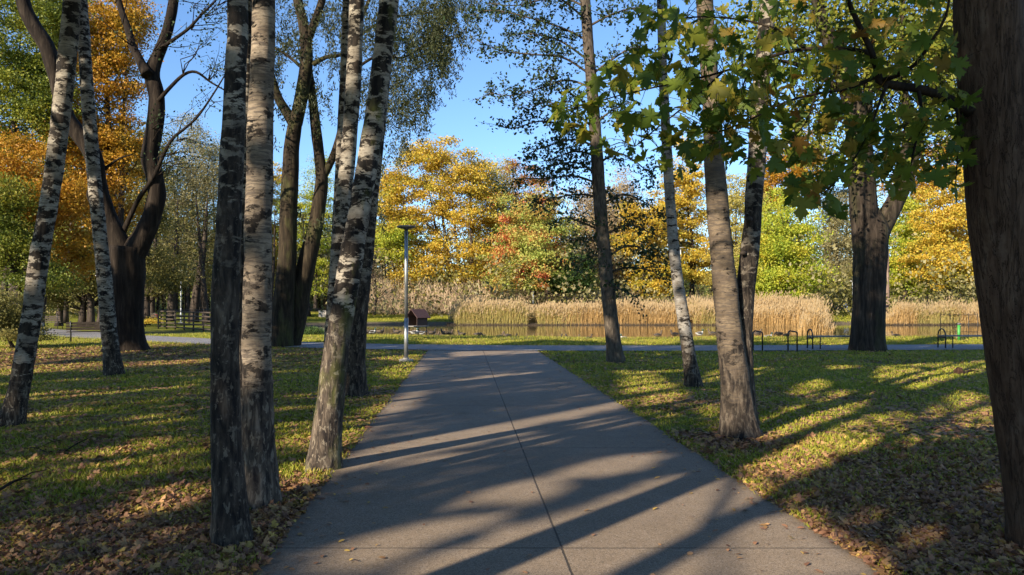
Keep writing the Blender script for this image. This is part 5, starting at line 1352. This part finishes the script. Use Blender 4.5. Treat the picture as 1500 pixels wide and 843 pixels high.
def raft():
    X = (634-CX)/F*39.6; Y = 39.6; b = np.array([X, Y, WATER]); t = thing('floating_plank', b, 'pale flat plank floating below the duck house', 'plank')
    mb = MB(); mb.box(b+[0, 0, .02], (1.6, .35, .07), .05); mb.build('board', M['wood_grey'], t, b, False); mb = MB(); mb.box(b+[-.2, .02, .07], (.08, .33, .03), .05); mb.box(b+[.5, .03, .07], (.08, .33, .03), .05); mb.build('batten', M['wood_grey'], t, b, False)
raft()

def ducks():
    brown = mat_plain('brown duck feathers', (.10, .068, .042), .8, 0, .5, 40); dark = mat_plain('dark duck feathers', (.035, .028, .024), .8, 0, .4, 40); pale = mat_plain('pale grey duck feathers', (.42, .40, .37), .8, 0, .2, 40)
    grn = mat_plain('dark green head', (.012, .045, .025), .35, 0, .2); bill = mat_plain('yellow bill', (.45, .30, .04), .5)
    def make(kind, label, X, Y, rz, graze=False):
        on_water = pond_sd(np.array([X]), np.array([Y]))[0] < -.4 or gz(X, Y) < WATER
        z = WATER-.02 if on_water else gz(X, Y)
        t = thing('duck', (X, Y, z), label, 'duck', 'ducks at the pond edge'); t.rotation_euler = (0, 0, rz); O = (0, 0, 0)
        lift = 0 if on_water else .07
        mb = MB()
        hd = [(.17, 0, .16), (.20, 0, .13), (.235, 0, .06), (.27, 0, .05)] if graze else [(.155, 0, .22), (.165, 0, .27), (.185, 0, .30), (.225, 0, .30)]
        sp = [(-.24, 0, .15), (-.19, 0, .135), (-.10, 0, .11), (.0, 0, .105), (.09, 0, .12), (.135, 0, .165)]+hd
        rr = [.008, .035, .082, .10, .085, .05, .036, .042, .045, .02]
        pts = np.array(sp)+[0, 0, lift]; p, r = resample(pts, np.array(rr), .02)
        mb.tube(p, r, 14); mb.build('body', {'drake': pale, 'hen': brown, 'dark': dark}[kind], t, O)
        if kind == 'drake': pass
        if kind == 'drake':
            mb = MB(); q = np.array(hd)+[0, 0, lift]; mb.tube(q, [.040, .047, .049, .02], 12); mb.build('head', grn, t, O)
        e = np.array(hd[-1])+[0, 0, lift-.005]; mb = MB(); mb.tube([e-[.012, 0, 0], e+[.03, 0, -.006], e+[.065, 0, -.012]], [.017, .016, .010], 8, squash=(1, 1.2, .55)); mb.build('bill', bill, t, O)
        for s in (-1, 1):
            mb = MB(); mb.tube([(.09, s*.075, .13+lift), (.0, s*.093, .14+lift), (-.1, s*.07, .14+lift), (-.20, s*.02, .155+lift)], [.02, .05, .042, .006], 8, squash=(1, .45, 1)); mb.build('wing', dark if kind != 'dark' else brown, t, O)
            if not on_water:
                mb = MB(); mb.tube([(0, s*.04, .09), (.005, s*.04, .01), (.05, s*.045, .006)], [.010, .008, .012], 6); mb.build('leg', bill, t, O)
    D = [(536, 39.0, 'dark', 2.6, 'dark duck nearest the birch clump at the pond edge'), (545, 39.4, 'drake', .3, 'grey duck beside the dark one close to the birch clump'), (557, 39.0, 'dark', .2, 'dark duck midway between birch clump and lamp post'), (581, 38.8, 'dark', 2.9, 'dark duck just left of the lamp post'),
         (607, 38.9, 'drake', .5, 'pale duck just right of the lamp post'), (616, 39.1, 'drake', 3.0, 'pale duck in front of the left part of the floating plank'), (633, 38.9, 'dark', .4, 'dark duck in front of the right end of the floating plank'), (638, 39.8, 'hen', .1, 'brown duck on the floating plank'),
         (651, 38.8, 'dark', 2.8, 'small dark duck right of the floating plank'), (658, 39.0, 'hen', .2, 'brown duck next to the small dark one right of the plank'), (676, 39.0, 'dark', 3.4, 'dark duck below the left end of the reeds'), (700, 38.8, 'hen', .2, 'dark brown duck with head down on the bank below the left reeds'),
         (707, 39.2, 'dark', 2.7, 'dark duck beside the brown one with its head down'), (732, 41.2, 'hen', .3, 'brown duck swimming in front of the greenish reeds'), (743, 38.9, 'hen', 3.2, 'brown duck on the bank near the path axis'), (752, 39.3, 'dark', .3, 'dark upright duck right of the path axis'),
         (818, 38.9, 'dark', .2, 'dark duck left of the pair near the slender dark trunk'), (834, 39.0, 'dark', 2.9, 'dark duck of the pair left of the slender dark trunk'), (844, 38.7, 'hen', .4, 'brown duck of the pair left of the slender dark trunk'), (862, 39.0, 'hen', .1, 'small brown duck just left of the slender dark trunk'),
         (914, 38.9, 'drake', 2.5, 'pale duck just right of the slender dark trunk'), (964, 37.2, 'hen', .1, 'brown duck left of the slender birch on the right lawn'), (988, 37.1, 'hen', 2.9, 'brown duck close to the left side of the slender right birch'), (1025, 37.2, 'drake', .3, 'grey duck close to the right side of the slender right birch'),
         (1043, 37.0, 'hen', 2.8, 'brown duck close to the left side of the twin stemmed birch'), (1110, 37.3, 'hen', .2, 'brown duck seen through the first bike hoop'), (1126, 38.2, 'drake', .2, 'grey and brown duck between the two bike hoops'), (1141, 37.2, 'hen', 3.3, 'crouching brown duck left of the second bike hoop'),
         (1152, 37.6, 'hen', .4, 'brown duck at the left post of the second bike hoop'), (1312, 37.2, 'hen', 2.7, 'brown duck on the bank right of the stout forked tree')]
    for k, (px, Y, kind, rz, lab) in enumerate(D):
        make(kind, lab, (px-CX)/F*Y, Y, rz, graze='head down' in lab or 'crouching' in lab)
ducks()

def person():
    Y = 95.7; X = (1238-CX)/F*Y; z = gz(X, Y)
    t = thing('person', (X, Y, z), 'person in light blue and white clothes sitting on the far bench across the pond', 'person'); O = (0, 0, 0)
    t.rotation_euler = (0, 0, radians(20))
    V = [(0, 0, .53), (0, .04, .75), (0, .06, 1.0), (0, .05, 1.08), (0, .03, 1.2), (.09, -.02, .52), (.11, -.42, .50), (.12, -.46, .08), (.12, -.58, .05), (-.09, -.02, .52), (-.11, -.42, .50), (-.12, -.46, .08), (-.12, -.58, .05),
         (.19, .05, .98), (.25, -.02, .72), (.14, -.26, .60), (-.19, .05, .98), (-.25, -.02, .72), (-.14, -.26, .60)]
    Eg = [(0, 1), (1, 2), (2, 3), (3, 4), (0, 5), (5, 6), (6, 7), (7, 8), (0, 9), (9, 10), (10, 11), (11, 12), (2, 13), (13, 14), (14, 15), (2, 16), (16, 17), (17, 18)]
    Rr = [.15, .14, .14, .055, .10, .09, .07, .045, .04, .09, .07, .045, .04, .065, .045, .035, .065, .045, .035]
    me = bpy.data.meshes.new('body'); me.from_pydata(V, Eg, []); o = bpy.data.objects.new('body', me); C.objects.link(o); o.parent = t
    sk = o.modifiers.new('skin', 'SKIN'); me.skin_vertices.new() if not me.skin_vertices else None
    for i, r in enumerate(Rr): me.skin_vertices[0].data[i].radius = (r, r)
    me.skin_vertices[0].data[0].use_root = True
    o.modifiers.new('sub', 'SUBSURF').levels = 1; me.materials.append(M['blue_cloth'])
    mb = MB(); mb.tube([(0, .03, 1.12), (0, .02, 1.2), (0, .02, 1.28), (0, .03, 1.335)], [.07, .11, .105, .03], 14); mb.build('head', M['skin'], t, O)
    mb = MB(); mb.tube([(0, .05, 1.2), (0, .05, 1.3), (0, .045, 1.365)], [.112, .115, .02], 14); mb.build('hat', M['white_cloth'], t, O)
person()

# ------------------------------------------------------------------ light
w = bpy.data.worlds.new('World'); scene.world = w; w.use_nodes = True
nt = w.node_tree; bg = nt.nodes['Background']
sky = nt.nodes.new('ShaderNodeTexSky'); sky.sky_type = 'NISHITA'; sky.sun_disc = False
sky.sun_elevation = SUN_EL; sky.sun_rotation = SUN_AZ+pi; sky.altitude = 600; sky.air_density = 1.0; sky.dust_density = .0; sky.ozone_density = 5.5
nt.links.new(sky.outputs[0], bg.inputs[0]); bg.inputs[1].default_value = .112
sl = bpy.data.lights.new('sun', 'SUN'); sl.energy = 5.0; sl.angle = radians(.5); sl.color = (1, .89, .72)
so = bpy.data.objects.new('sun', sl); C.objects.link(so)
from mathutils import Vector
so.rotation_euler = Vector(SD).to_track_quat('-Z', 'Y').to_euler(); so.location = (-20, -20, 40)

vs = scene.view_settings; vs.view_transform = 'Standard'; vs.look = 'None'; vs.exposure = 1.12; vs.gamma = 1; vs.use_curve_mapping = False
cy = scene.cycles; cy.max_bounces = 7; cy.diffuse_bounces = 3; cy.glossy_bounces = 3; cy.transmission_bounces = 4; cy.use_denoising = True
cy.use_adaptive_sampling = True; cy.adaptive_threshold = .015; cy.sample_clamp_indirect = 6
scene.render.use_persistent_data = False
